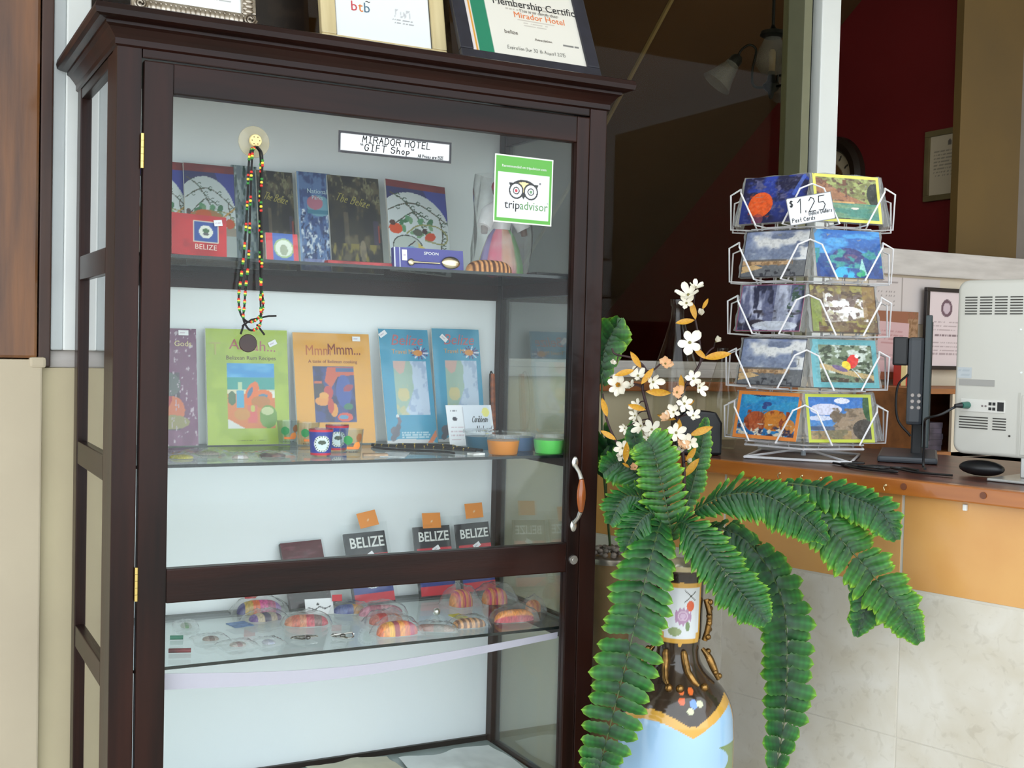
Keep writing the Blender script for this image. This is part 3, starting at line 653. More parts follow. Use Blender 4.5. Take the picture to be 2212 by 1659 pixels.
# sign, sticker and suction hook on the door glass
def art_sign(A): A.fill((30, 28, 34)); A.rect(.022, .978, .12, .90, (244, 246, 250)); A.poly([(0, 0), (.03, 0), (0, .3)], (60, 60, 66))
sg = painted('shop_sign', 0.236, 0.0415, art_sign, 0.0008, None, (0.5235, 0.0071, 1.7625), (0, math.radians(.0), 0), res=.002); tag(sg, 'handwritten black bordered gift shop sign taped to cabinet glass', 'sign')
pen('lettering', 'MIRADOR HOTEL', 0.0122, sg, -0.070, 0.0232, INK, 0.0017, gap=.3, squash=1.0, rot=.0); pen('lettering', '"GIFT Shop"', 0.0122, sg, -0.074, 0.0082, INK, 0.0017, gap=.38, squash=1.0)
pen('lettering', 'All Prices are BZE', 0.0058, sg, 0.046, 0.0058, INK, 0.0010, gap=.25, squash=.85)
def art_owl(A):
    A.fill((236, 244, 232)); A.rect(.022, .978, .022, .978, (88, 170, 58)); A.rect(.058, .942, .075, .745, (240, 242, 248))
    # owl emblem
    A.ell(.5, .50, .235, .155, (34, 34, 36)); A.ell(.5, .485, .205, .135, (236, 214, 160)); A.rect(.2, .8, .30, .44, (240, 242, 248))
    A.poly([(.245, .60), (.36, .60), (.28, .52)], (34, 34, 36)); A.poly([(.755, .60), (.64, .60), (.72, .52)], (34, 34, 36))
    A.poly([(.44, .47), (.56, .47), (.5, .36)], (34, 34, 36))
    for cx, cc in ((.375, (200, 52, 70)), (.625, (110, 150, 110))):
        A.ell(cx, .485, .125, .125 * A.asp, (34, 34, 36)); A.ell(cx, .485, .10, .10 * A.asp, (240, 242, 248)); A.ell(cx, .485, .058, .058 * A.asp, (34, 34, 36)); A.ell(cx, .485, .041, .041 * A.asp, (236, 238, 242)); A.ell(cx, .485, .024, .024 * A.asp, cc)
tk = painted('travel_site_sticker', 0.136, 0.1375, art_owl, 0.0006, None, (0.806, 0.0073, 1.6545), (0, math.radians(.5), 0), res=.00105); tag(tk, 'green and white owl logo sticker on the cabinet glass', 'sticker')
text('lettering', 'trip', 0.0245, tk, -0.0075, 0.0295, mat('dark_print', (40, 40, 42), .5), align='RIGHT', sx=1.02); text('lettering', 'advisor', 0.0245, tk, -0.0085, 0.0295, mat('green_print', (104, 150, 96), .5), align='LEFT', sx=.92)
text('lettering', 'Recommended on tripadvisor.com', 0.0078, tk, 0, 0.1125, WHITE_INK, sx=.95)
text('lettering', '®', 0.006, tk, 0.038, 0.083, mat('dark_print')); text('lettering', '™', 0.004, tk, 0.057, 0.044, mat('green_print'))
su = MB(); su.lathe([(0.0, -.008), (0.012, -.008), (0.013, -.006), (0.018, -.004), (0.0285, -.001), (0.029, 0.0), (0.0, 0.0)], 32, axis='y', capb=False, capt=False)
sc = su.build('suction_hook', glassmat('amber_vinyl', (236, 226, 190), .8, .1, .22), None, (0.2439, 0.0072, 1.7651), smooth=40); tag(sc, 'yellowed clear suction cup with round hook on cabinet glass', 'hook')
MB().lathe([(0.0, -.013), (0.0105, -.013), (0.0115, -.0115), (0.0115, -.0082)], 20, axis='y', capb=False).build('knob', mat('cream_knob', (236, 214, 150), .4), sc, (0, 0, 0.001), smooth=40)
hk = MB()
for k in range(6): a_ = k * math.pi / 3; hk.sphere((.007 * math.cos(a_), -.0132, .001 + .007 * math.sin(a_)), .0011, 6, 4)
hk.build('knob_dimples', mat('knob_dark', (120, 96, 50), .6), sc)['kind'] = 'stuff'
MB().tube([V(0, -.010, -.006), V(0, -.016, -.011), V(0, -.02, -.008)], .0022, 8).build('hook_arm', mat('cream_knob'), sc)
def gp(u, v, y=-0.0115): return V(.2439 + (u - 552) * .00085 + (v - 305) * 1.46e-5, y, 1.7651 - (v - 305) * .000844)
nk = empty('bead_necklace', gp(545, 325)); tag(nk, 'black cord necklace with red yellow green beads and dark disc pendant', 'necklace')
NB = lambda p: p - nk.location
strands = [[(548, 318), (536, 340), (531, 450), (525, 540), (518, 600), (513, 640), (516, 675), (530, 694), (548, 692), (562, 676), (566, 650), (560, 600), (558, 470), (560, 345), (551, 318)],
           [(549, 318), (541, 338), (537, 440), (533, 560), (527, 620), (524, 660), (522, 690), (535, 712), (552, 708), (560, 690), (559, 640), (562, 560), (560, 430), (563, 340), (552, 318)]]
CORD = mat('black_cord', (20, 18, 18), .7)
bead = {'r': MB(), 'y': MB(), 'g': MB()}
for k, stn in enumerate(strands):
    P = spline([NB(gp(u, v, -0.0115 - .0035 * k)) for u, v in stn], 90)
    MB().tube(P, 0.0019, 6, closed=False).build('cord', CORD, nk)
    i = 3
    while i < 84:
        if not (38 < i < 46):
            for c, d in (('r', 0), ('y', .45), ('g', .9)):
                p = P[i].lerp(P[i + 1], d); bead[c].sphere(p, .0030, 7, 5)
        i += 3
for c, cc in (('r', (206, 40, 30)), ('y', (236, 214, 70)), ('g', (40, 130, 50))): bead[c].build('beads', mat('bead_' + c, cc, .3), nk)['kind'] = 'stuff'
MB().tube([NB(gp(520, 705)), NB(gp(540, 690)), NB(gp(578, 681)), NB(gp(595, 680))], .0017, 6).build('cord_end', CORD, nk); MB().tube([NB(gp(552, 700)), NB(gp(569, 722))], .0018, 6).build('cord_end', CORD, nk); MB().tube([NB(gp(524, 700)), NB(gp(517, 722))], .0018, 6).build('cord_end', CORD, nk)
MB().lathe([(0.0, -.002), (.0155, -.002), (.0165, -.001), (.0165, .001), (0, .002)], 24, axis='y', capb=False, capt=False).build('pendant', mat('coconut_shell', (58, 36, 32), .35, var=.3), nk, NB(gp(533, 741)))

# ---- middle shelf
def art_purple(A):
    A.fill((116, 62, 100)); A.noise(5, 5, 11, (132, 80, 116), .5, .7); A.rect(.1, .68, .13, .62, (70, 56, 70)); A.ell(.55, .3, .22, .12, (206, 106, 60)); A.ell(.35, .42, .2, .12, (170, 40, 50)); A.ell(.5, .52, .2, .1, (90, 96, 96)); A.ell(.55, .2, .3, .06, (150, 140, 90)); A.noise(26, 26, 14, (196, 176, 190), .70, .74)
bk = stand('cook_book', 0.181, 0.378, S2, 0.117, 0.250, art_purple, 'purple cook book half hidden behind the door stile', 'book', 0.04, 0.008, 'cook books on the middle shelf')
text('lettering', 'Gods', 0.017, bk, 0.03, 0.212, mat('cream_ink2', (226, 210, 150), .5)); sticker(bk, 0.031, 0.235, 0.021, 0.011); sleeve(bk, .121, .253, seed=21)
def art_green(A):
    A.fill((170, 192, 62)); A.noise(5, 7, 3, (156, 180, 52), .45, .65)
    x0, x1, y0, y1 = .25, .83, .14, .705; A.rect(x0, x1, y0, y1, (64, 160, 170))
    A.rect(x0, x1, .58, y1, (40, 148, 214)); A.noise(3, 12, 8, (90, 176, 226), .5, .7, x0, x1, .58, y1); A.rect(x0, x1, .47, .575, (44, 158, 150)); A.rect(x0, x1, .44, .475, (222, 214, 180)); A.rect(x0, x1, y0, .44, (216, 124, 62)); A.poly([(.25, .14), (.45, .14), (.25, .22)], (220, 220, 216)); A.rect(.72, .83, .4, .46, (232, 230, 220))
    A.rect(.36, .44, .32, .47, (74, 168, 206)); A.rect(.375, .425, .47, .54, (190, 212, 170)); A.ell(.30, .40, .05, .06, (70, 110, 70))
    A.ell(.54, .44, .075, .11, (232, 110, 40), rot=-.4); A.ell(.52, .45, .025, .05, (70, 110, 150), rot=-.4); A.ell(.68, .42, .12, .055, (234, 116, 44)); A.ell(.68, .42, .06, .018, (86, 130, 160)); A.ell(.65, .37, .12, .05, (190, 120, 50))
    A.ell(.74, .24, .11, .10, (106, 150, 52)); A.ell(.73, .29, .08, .035, (196, 206, 150)); A.rect(.49, .6, .18, .34, (214, 110, 84)); A.ell(.545, .24, .06, .05, (220, 96, 90)); A.ell(.42, .26, .10, .05, (206, 140, 64)); A.ell(.55, .31, .03, .03, (196, 190, 90))
    A.lines(.36, .72, .03, .045, 1, (90, 96, 40), 5)
bk = stand('cook_book', 0.3495, 0.378, S2, 0.180, 0.252, art_green, 'lime green drinks recipe book with beach picture on cover', 'book', 0.04, 0.008, 'cook books on the middle shelf')
PINKI = mat('dusty_pink_ink', (176, 96, 96), .5)
text('lettering', 'Aaaah...', 0.032, bk, 0.012, 0.206, PINKI, sx=1.05, rot=-.05); text('lettering', 'Belizean Rum Recipes', 0.0125, bk, 0.008, 0.185, mat('brown_ink', (96, 70, 40), .5)); text('lettering', 'T', 0.04, bk, -0.07, 0.195, mat('lime_ink', (176, 176, 84), .5))
sticker(bk, 0.058, 0.217, 0.019, 0.011, -.45); sleeve(bk, .188, .256, seed=22)
def art_orange(A):
    A.fill((232, 166, 54)); A.noise(5, 7, 3, (222, 152, 44), .45, .65)
    x0, x1, y0, y1 = .235, .77, .19, .695; A.rect(x0, x1, y0, y1, (52, 66, 130))
    A.noise(7, 8, 13, (40, 44, 92), .5, .6, x0, x1, y0, y1); A.poly([(.42, .69), (.77, .69), (.77, .62), (.55, .60), (.46, .5), (.38, .56)], (206, 90, 60)); A.rect(.53, .765, .645, .68, (56, 96, 150))
    A.ell(.31, .47, .075, .085, (60, 52, 62)); A.ell(.42, .46, .06, .06, (196, 60, 60)); A.ell(.34, .38, .10, .04, (230, 150, 66)); A.ell(.36, .43, .06, .03, (232, 160, 70)); A.rect(.24, .34, .54, .56, (206, 100, 60))
    A.ell(.62, .47, .10, .15, (54, 84, 168), .9); A.ell(.68, .50, .07, .03, (160, 52, 80), rot=.5); A.ell(.48, .30, .05, .06, (226, 150, 60)); A.ell(.44, .34, .04, .07, (196, 70, 54)); A.ell(.62, .235, .10, .04, (220, 80, 60)); A.ell(.60, .235, .06, .02, (90, 150, 190)); A.ell(.30, .25, .05, .04, (46, 60, 130)); A.ell(.67, .33, .06, .03, (52, 120, 90))
    A.C = np.where(((A.U < x0) | (A.U > x1) | (A.V < y0) | (A.V > y1))[:, None], np.array([230., 164, 54]), A.C)
bk = stand('cook_book', 0.544, 0.362, S2, 0.181, 0.252, art_orange, 'orange cook book with colourful painting on its cover', 'book', 0.06, 0.008, 'cook books on the middle shelf')
RB = mat('rust_ink', (138, 52, 24), .5); text('lettering', 'Mmm', 0.033, bk, -0.033, 0.201, mat('pale_rust_ink', (196, 106, 40), .5), sx=.8); text('lettering', 'Mmm...', 0.036, bk, 0.028, 0.203, RB, sx=.75); text('lettering', 'A taste of Belizean cooking', 0.0105, bk, 0.0, 0.183, RB)
sticker(bk, 0.058, 0.234, 0.019, 0.011); sleeve(bk, .189, .256, seed=23)
def art_map(A):
    A.fill((72, 160, 196)); A.noise(3, 3, 4, (62, 150, 188), .45, .7)
    x0, x1, y0, y1 = .24, .90, .245, .72; A.rect(x0, x1, y0, y1, (196, 210, 232)); A.noise(12, 20, 6, (150, 170, 206), .58, .66, x0, x1, y0, y1, .6)
    A.poly([(.24, .72), (.57, .72), (.62, .66), (.6, .55), (.62, .48), (.55, .4), (.45, .31), (.33, .245), (.24, .245)], (166, 190, 176)); A.noise(8, 14, 9, (206, 196, 150), .5, .6, .24, .5, .245, .52, .8); A.poly([(.24, .72), (.50, .72), (.44, .62), (.35, .60), (.24, .66)], (214, 178, 170)); A.ell(.40, .42, .12, .06, (216, 200, 148), .8)
    A.poly([(0, 0), (.95, 0), (.9, .025), (.3, .04), (0, .02)], (206, 206, 210)); A.poly([(.8, 0), (1, .12), (1, .06), (.9, 0)], (226, 134, 92))
    A.ell(.17, .10, .10, .04, (112, 112, 124), rot=-1.0); A.line([(.22, .14), (.28, .19), (.25, .225)], .03, (128, 118, 130)); A.ell(.24, .235, .035, .012, (226, 226, 226)); A.line([(.12, .04), (.24, .14)], .05, (104, 104, 118))
    A.lines(.3, .88, .04, .10, 3, (220, 232, 240), 8, .8)
    for k in range(14):
        q = k * .45; A.line([(.80, .79), (.80 + .17 * math.cos(q), .79 + .055 * math.sin(q))], .012, (92, 70, 130) if k % 3 else (220, 222, 240))
    A.ell(.76, .79, .09, .028, (226, 150, 80))
RED_T = mat('rose_ink', (196, 112, 120), .5); OR_T = mat('amber_ink', (226, 166, 92), .5)
for x, y, rr, lab in ((0.7185, 0.345, -.6, 'turquoise folded travel map standing next to orange cook book'), (0.8545, 0.368, .75, 'turquoise folded travel map behind the handwritten name card')):
    bk = stand('travel_map', x, y, S2, 0.124, 0.270, art_map, lab, 'map', 0.055 if y > .36 else .075, 0.004, 'travel maps'); text('lettering', 'Belize', 0.036, bk, 0.006, 0.232, RED_T, shear=.25, sx=.95); text('lettering', 'Travel Map', 0.0155, bk, 0.0, 0.211, OR_T, sx=.95)
    sticker(bk, -0.050 if rr < 0 else -0.037, 0.252 if rr < 0 else .242, 0.02, 0.011, rr); sleeve(bk, .13, .274, seed=24)
# shot glasses
CG = glassmat('shot_glass', (240, 244, 244), 1.2)
def shot(x, y, kind, label):
    o = MB().lathe([(.0, 0), (.0185, 0), (.0195, .002), (.0245, .056), (.0232, .056), (.0185, .009), (0, .008)], 28, capb=False, capt=False).build('shot_glass', CG, None, (x, y, S2 + .0004), smooth=50)
    tag(o, label, 'glass', 'souvenir shot glasses')
    n, m = 96, 40; vs = []; cl = []; cx = math.atan2(CAM.y - y, CAM.x - x) + .12
    for i in range(m + 1):
        t = i / m
        for j in range(n + 1):
            a0 = -math.pi + 2 * math.pi * j / n
            if kind == 'clear': a0 = -1.15 + 2.3 * j / n
            r = .0197 + (.0245 - .0197) * (t * .92 + .04) + .0002; q = cx + a0; vs.append((r * math.cos(q), r * math.sin(q), .003 + t * .051))
            h = a0 * .022; z = (t - .45) * .051
            if kind == 'flag':
                c = (44, 60, 150); d = math.hypot(h, z)
                if d < .0165: c = (226, 228, 230)
                if .0125 < d < .0160 and int(math.atan2(z, h) * 6) % 2: c = (60, 110, 90)
                if d < .0115: c = (206, 222, 226)
                if math.hypot(h, (z - .003) * 1.8) < .008: c = (70, 84, 70)
                if t < .08 or t > .9: c = (200, 40, 66)
            else:
                c = None
                if math.hypot(h + .009, z - .009) < .0095: c = (30, 140, 70)
                if math.hypot((h - .014) * 1.3, z - .014) < .009: c = (150, 90, 44)
                if math.hypot(h - .010, z + .002) < .008: c = (244, 140, 50)
                if abs(z + .006) < .003 and abs(h) < .012: c = (244, 130, 50)
                if abs(z + .014) < .0022 and abs(h) < .014 and int((h + .02) * 500) % 2: c = (40, 40, 44)
            cl.append(c)
    b = MB(); fs = []
    for i in range(m):
        for j in range(n):
            k4 = (i * (n + 1) + j, i * (n + 1) + j + 1, (i + 1) * (n + 1) + j + 1, (i + 1) * (n + 1) + j)
            if all(cl[k] is not None for k in k4): fs.append(k4)
    b.add(vs, fs, 0, [tuple(lin(c)) if c else (.5, .5, .5) for c in cl]); b.build('printed_band', printmat('glass_print', .25), o)
shot(0.4225, 0.340, 'clear', 'clear shot glass with green dot behind blue flag shot glass')
shot(0.4460, 0.275, 'clear', 'clear shot glass just behind the blue one with crest')
shot(0.4195, 0.115, 'flag', 'blue shot glass with red rims and white crest in front')
shot(0.489, 0.215, 'flag', 'second blue shot glass tucked behind the row')
s3 = (0.4725, 0.085); shot(s3[0], s3[1], 'clear', 'clear shot glass with brown and orange fruit print in front')
# soap cups
LID = glassmat('cup_lid', (244, 246, 246), 1.2, .05, .10)
def cup(x, y, c, label):
    k = empty('soap_cup', (x, y, S2 + .0005)); tag(k, label, 'cup', 'lidded soap cups')
    MB().lathe([(0, 0), (.029, 0), (.0305, .002), (.0345, .029), (.0, .030)], 32, capb=False, capt=False).build('soap', mat('soap_%d_%d_%d' % c, c, .35, var=.06, scale=8), k, smooth=50)
    MB().lathe([(.0350, .029), (.0353, .037), (.0365, .038)], 32, capb=False, capt=False).build('cup_wall', LID, k, smooth=50)
    b = MB(); n = 64; vs = []
    for r, z, f in ((0, .0435, 0), (.033, .0435, 0), (.0385, .043, .0006), (.0388, .037, .0006), (.0395, .036, 0)):
        for j in range(n): vs.append(((r + f * (j % 2)) * math.cos(j * 2 * math.pi / n), (r + f * (j % 2)) * math.sin(j * 2 * math.pi / n), z))
    b.add(vs, [(i * n + j, i * n + (j + 1) % n, (i + 1) * n + (j + 1) % n, (i + 1) * n + j) for i in range(4) for j in range(n)]); b.build('lid', LID, k)
cup(0.8105, 0.185, (40, 92, 116), 'teal blue soap cup with clear lid below the map')
cup(0.8075, 0.072, (200, 124, 40), 'amber orange soap cup with clear lid')
cup(0.886, 0.145, (70, 100, 140), 'slate blue soap cup behind amber and green cups')
cup(0.9185, 0.070, (96, 200, 96), 'bright green soap cup with clear lid')
def art_card(A): A.fill((236, 238, 244)); A.rect(.35, .95, 0, 1, (216, 226, 240), .7); A.ell(.86, .82, .08, .12, (236, 230, 140)); A.lines(.06, .34, .1, .5, 4, (190, 160, 170), 4, .6, .3); A.line([(.36, .1), (.36, .95)], .003, (190, 190, 200)); A.ell(.17, .66, .05, .05, (70, 70, 80)); A.lines(.08, .24, .82, .9, 1, (80, 80, 90), 6)
nc = stand('name_card', 0.832, 0.265, S2, 0.115, 0.095, art_card, 'white card handwritten Caribbean Natural leaning over the soap cups', 'card', 0.03, 0.0012, roll=math.radians(0))
pen('lettering', 'Caribbean', 0.0135, nc, 0.004, 0.055, INK, 0.0012, squash=.55, gap=.2, slant=.3); pen('lettering', 'Natural', 0.0145, nc, 0.012, 0.031, INK, 0.0012, squash=.6, gap=.25, slant=.3)
st = MB().tube([V(0, 0, 0), V(.001, .01, .08), V(.002, .018, .157)], [.0075, .008, .0072], 12).build('rain_stick', mat('carved_wood', (176, 92, 46), .4, c2=(92, 44, 24), scale=60), None, (0.944, 0.385, S2 + .0035), smooth=50); tag(st, 'short carved wooden stick with black cord leaning in the corner', 'stick')
MB().tube(spline([V(-.004, -.008, .01), V(-.012, -.004, .08), V(-.011, .004, .14), V(-.004, .012, .163), V(.004, .014, .15)], 20), .0017, 6).build('cord', CORD, st)
# black bead necklaces lying on the shelf
def lying(name, pts, r, label, m, beads=None, bm=None, group=None, z=S2, cat='necklace'):
    P = spline([V(x, y, 0) for x, y in pts], 60); o = MB().tube([p - P[0] + V(0, 0, r + .0004) for p in P], r, 6).build(name, m, None, (P[0].x, P[0].y, z)); tag(o, label, cat, group)
    if beads:
        b = MB()
        for i in range(3, 58, beads): b.sphere(P[i] - P[0] + V(0, 0, .004), .0034, 7, 5)
        b.build('beads', bm, o)['kind'] = 'stuff'
    return o
GB = mat('gold_bead', (206, 176, 70), .3)
lying('cord_necklace', [(0.600, .30), (.625, .27), (.655, .235), (.70, .215), (.735, .17), (.77, .125)], .0034, 'black bead necklace with gold beads under first map', CORD, 5, GB, 'necklaces lying on the middle shelf')
lying('cord_necklace', [(0.66, .295), (.71, .27), (.765, .235), (.76, .20), (.785, .125)], .0034, 'black bead necklace with gold beads next to the teal cup', CORD, 7, GB, 'necklaces lying on the middle shelf')
lying('cord_necklace', [(0.585, .25), (.60, .205), (.64, .16), (.69, .12), (.70, .085)], .0026, 'plain thin black cord necklace beside white tag', CORD, None, None, 'necklaces lying on the middle shelf')
def flat(name, x, y, z, w, h, rot, c, label, cat, t=.0012, c2=None, scale=60):
    o = MB().box(-w / 2, w / 2, -h / 2, h / 2, 0, t).build(name, mat(name + '_%d_%d_%d' % tuple(c), c, .45, c2=c2 or tuple(int(q * .8) for q in c), scale=scale), None, (x, y, z + .0003), (0, 0, rot)); tag(o, label, cat); return o
flat('jewellery_tag', 0.575, .105, S2, .05, .10, -.5, (226, 230, 236), 'white folded paper tag lying among black necklaces', 'tag')
flat('jewellery_tag', 0.742, .068, S2, .03, .022, .2, (240, 240, 240), 'small white tag at the front edge beside amber cup', 'tag', .004)
flat('bone_comb', 0.530, .10, S2, .05, .03, -.3, (206, 172, 140), 'pale tan bone comb lying next to shot glasses', 'comb', .004)
def packet(x, y, z, L, W, rot, c, label, seed, inner=.5, c2=None, h=.006, cat='packet'):
    o = pouch('trinket', x, y, z, L * inner, W * inner, h, rot, [c, c2 or c, c], label, cat, None, 0, seed); dome(o, L, W, h + .003, seed); return o
packet(0.150, .135, S2, .06, .06, .3, (206, 196, 90), 'clear packet with yellow band near the door hinge side', 2, .7)
packet(0.215, .20, S2, .09, .10, .1, (176, 168, 160), 'flat clear packet with grey trinket below purple book', 5)
packet(0.255, .105, S2, .08, .06, -.2, (190, 176, 168), 'clear packet with silver trinket below green book', 6, .4, (230, 230, 236))
packet(0.325, .13, S2, .08, .07, .1, (84, 60, 54), 'clear packet with dark brown trinket before green book', 7, .65, (130, 100, 92))

# ---- lower shelf
def art_bz(A):
    A.fill((34, 34, 44)); A.rect(.05, 1, .60, .695, (208, 48, 66)); A.rect(.05, 1, .16, .595, (42, 58, 136)); A.rect(.05, 1, .03, .155, (208, 48, 66))
    r = .30; A.ell(.52, .40, r, r * A.asp, (214, 220, 226)); A.ell(.52, .40, r, r * A.asp, (44, 60, 130), ring=.72, a=.0)
    for k in range(26):
        q = k * 2 * math.pi / 26; A.ell(.52 + r * .87 * math.cos(q), .40 + r * .87 * math.sin(q) * A.asp, .022, .022 * A.asp, (54, 84, 110))
    A.ell(.52, .42, .18, .10, (150, 170, 160))
for x, y, ww, dy, yaw, roll, lab, tg in ((0.634, 0.345, 0.100, .062, .0, -2.5, 'black flag pack with crumpled sleeve beside the maroon pack', (.015, .178, .14)), (0.804, 0.374, 0.094, .044, 0, -1.0, 'black flag pack standing between two other flag packs', (0, .162, -.02)), (0.914, 0.378, 0.090, .038, 0, -2.5, 'black flag pack standing next to the corner post', (.008, .178, .0))):
    bk = stand('flag_pack', x, y, S3, ww, 0.167, art_bz, lab, 'packet', dy, .006, 'black flag packs on the lower shelf', yaw, math.radians(roll), side=(30, 30, 36))
    text('lettering', 'BELIZE', .034 * ww / .1, bk, .003, .132, WHITE_INK, sx=.84, bold=.0006); sticker(bk, .008, .108, .019, .011, -.5 + yaw)
    sleeve(bk, ww * 1.16, .188, seed=int(x * 100), wob=.003)
    painted('hang_tag', .047, .036, lambda A: (A.fill((240, 148, 62)), A.ell(.5, .4, .05, .06, (252, 220, 180))), .001, bk, (tg[0], -.0045, tg[1]), (0, -tg[2], 0), res=.004)
def art_mar(A): A.fill((46, 34, 40)); A.rect(0, 1, .62, 1, (96, 44, 56)); A.noise(4, 26, 5, (116, 60, 72), .5, .7, y0=.62); A.noise(4, 30, 7, (70, 62, 66), .55, .7, y1=.6); A.rect(.1, .9, .1, .4, (40, 38, 40), .8)
bk = stand('cloth_pack', 0.491, 0.362, S3, 0.096, 0.152, art_mar, 'maroon and black folded cloth pack in clear sleeve', 'packet', .07, .012, None, 0, math.radians(-2.5), side=(50, 36, 42)); sleeve(bk, .104, .156, seed=44, wob=.003)
o = painted('folded_note', .062, .036, lambda A: (A.fill((240, 240, 244)), A.line([(.1, .45), (.35, .3), (.5, .5), (.7, .35), (.9, .5)], .02, (80, 80, 84)), A.ell(.45, .65, .05, .08, (60, 60, 64))), .001, None, (0.495, 0.318, S3 + .0006), (math.radians(-30), 0, -.12), res=.002); tag(o, 'white note slip leaning before the maroon pack', 'note')
RB7 = [(70, 62, 120), (186, 150, 50), (232, 110, 60), (214, 60, 140), (176, 50, 110), (140, 80, 170)]
G3 = 'woven pouches on the lower shelf'
o = pouch('woven_purse', 0.379, 0.385, S3, .098, .05, .026, -.12, RB7, 'rainbow striped woven purse with red hang tag', 'purse', G3, 1.25, 11)
painted('hang_tag', .024, .020, lambda A: A.fill((196, 36, 48)), .001, o, (-.02, .0, .032), (-.2, 0, 0), res=.006)
pouch('woven_purse', 0.372, 0.315, S3, .072, .04, .014, .1, [(120, 90, 150), (200, 180, 150), (70, 60, 90), (180, 160, 140), (110, 70, 120)], 'small violet and cream striped purse before rainbow purse', 'purse', G3, 1.35, 12)
pouch('woven_purse', 0.440, 0.245, S3, .092, .055, .018, -.25, [(226, 150, 120), (220, 120, 100), (232, 160, 130), (220, 80, 100), (150, 110, 110), (226, 90, 110)], 'coral pink beaded purse in clear wrap', 'purse', G3, 1.15, 13)
flat('blue_card', 0.311, .292, S3, .042, .045, .2, (110, 146, 200), 'small pale blue card lying flat', 'card')
o = pouch('woven_purse', 0.562, 0.315, S3, .072, .04, .016, -.2, [(80, 90, 150), (96, 110, 170), (86, 96, 160), (214, 150, 60), (190, 130, 60)], 'blue and mustard striped purse with red tag', 'purse', G3, 1.3, 14)
painted('hang_tag', .022, .014, lambda A: A.fill((196, 36, 48)), .001, o, (-.028, .0, .026), (-.2, 0, .0), res=.006)
pouch('cloth_roll', 0.615, 0.262, S3, .098, .034, .022, -.22, [(196, 130, 150), (170, 90, 110), (206, 150, 160), (180, 110, 130)], 'dusty pink rolled cloth in clear wrap', 'cloth', G3, 1.2, 15)
pouch('woven_purse', 0.598, 0.190, S3, .074, .045, .02, -.1, [(206, 120, 110), (214, 70, 70), (200, 150, 150), (226, 130, 100)], 'red and peach soft purse behind orange coin purse', 'purse', G3, 1.25, 16)
pouch('coin_purse', 0.583, 0.092, S3, .088, .044, .026, -.04, [(226, 120, 80), (236, 150, 70), (246, 180, 60), (170, 60, 70), (240, 150, 50), (230, 110, 60), (180, 40, 90), (214, 80, 70)], 'orange and yellow striped coin purse at front edge', 'purse', G3, 1.15, 17)
pouch('glasses_case', 0.667, 0.092, S3, .086, .03, .012, -.5, [(176, 130, 120), (150, 110, 100), (120, 110, 100), (160, 140, 130)], 'slim brown case lying beside the orange coin purse', 'case', G3, 1.15, 18)
pouch('shell_purse', 0.750, 0.098, S3, .074, .04, .016, -.08, [(222, 160, 100), (120, 74, 50)] * 6, 'tan shell purse with dark slits on glass shelf', 'purse', G3, 1.2, 19)
SHL = [(226, 150, 90), (214, 110, 90), (196, 70, 110)]
pouch('shell_pouch', 0.820, 0.285, S3, .052, .05, .036, .1, SHL * 4, 'round ribbed orange pouch below flag packs', 'pouch', G3, 1.5, 20)
pouch('shell_pouch', 0.905, 0.282, S3, .060, .05, .034, -.1, SHL * 4, 'larger ribbed orange pouch in wide clear wrap', 'pouch', G3, 1.7, 21)
pouch('pencil_case', 0.862, 0.105, S3, .094, .032, .024, -.06, [(200, 80, 90), (240, 150, 70), (236, 150, 80), (236, 130, 130), (190, 60, 90)], 'orange and pink striped pencil case', 'case', G3, 1.25, 22, 'y')
pouch('shell_pouch', 0.948, 0.175, S3, .034, .034, .024, .0, [(220, 150, 100), (200, 120, 90)] * 3, 'small tan pouch beside the door post', 'pouch', G3, 1.35, 23)
o = MB().sphere((0, 0, .0085), .0085, 16, 10).build('steel_ball', CHROME, None, (0.727, 0.215, S3 + .0003), smooth=90); tag(o, 'shiny chrome trinket ball on the glass shelf', 'trinket')
flat('yellow_tag', 0.768, .190, S3, .028, .04, .1, (232, 220, 70), 'small bright yellow paper tag', 'tag')
o = MB().tube([V(-.021, 0, .005), V(.02, 0, .005)], .0045, 8).build('lip_balm', mat('dull_red', (170, 80, 84), .4, c2=(90, 70, 74), scale=50), None, (0.148, .112, S3 + .0003), (0, 0, -.3), smooth=50); tag(o, 'dull red tube lying at the hinge side of the shelf', 'tube')
o = MB().tube([V(-.013, 0, .005), V(.012, 0, .005)], .0045, 8).build('bead_charm', mat('jade', (90, 150, 130), .3), None, (0.164, .213, S3 + .0003), (0, 0, -.3), smooth=50); tag(o, 'small jade green charm on the glass shelf', 'charm')
for x, y, L, W, c, c2, lab, sd in ((.205, .315, .05, .08, (190, 196, 190), (120, 160, 120), 'clear packet with green bead earrings', 31), (.225, .19, .07, .06, (196, 180, 174), (150, 130, 126), 'clear packet with brown shell earrings', 32), (.262, .125, .07, .06, (200, 190, 186), (170, 140, 140), 'clear packet with pinkish earrings', 33), (.322, .120, .056, .06, (200, 202, 214), (180, 186, 206), 'clear packet with pale lilac trinket', 34)):
    packet(x, y, S3, L, W, sd * .1 % .5 - .2, c, lab, sd, .45, c2)
def chainpile(x, y, L, label, seed):
    r = random.Random(seed); P = [V((r.random() - .5) * L, (r.random() - .5) * L * .6, .002 + r.random() * .006) for _ in range(12)]
    o = MB().tube(spline(P, 70), .0016, 5).build('silver_bracelet', mat('tarnished_silver', (176, 172, 168), .25, 1.0), None, (x, y, S3 + .0004), smooth=60); tag(o, label, 'bracelet', 'silver bracelets'); MB().sphere((0, 0, .005), .006, 10, 6, sz=.7).build('charm', mat('pewter', (120, 116, 112), .3, .9), o)
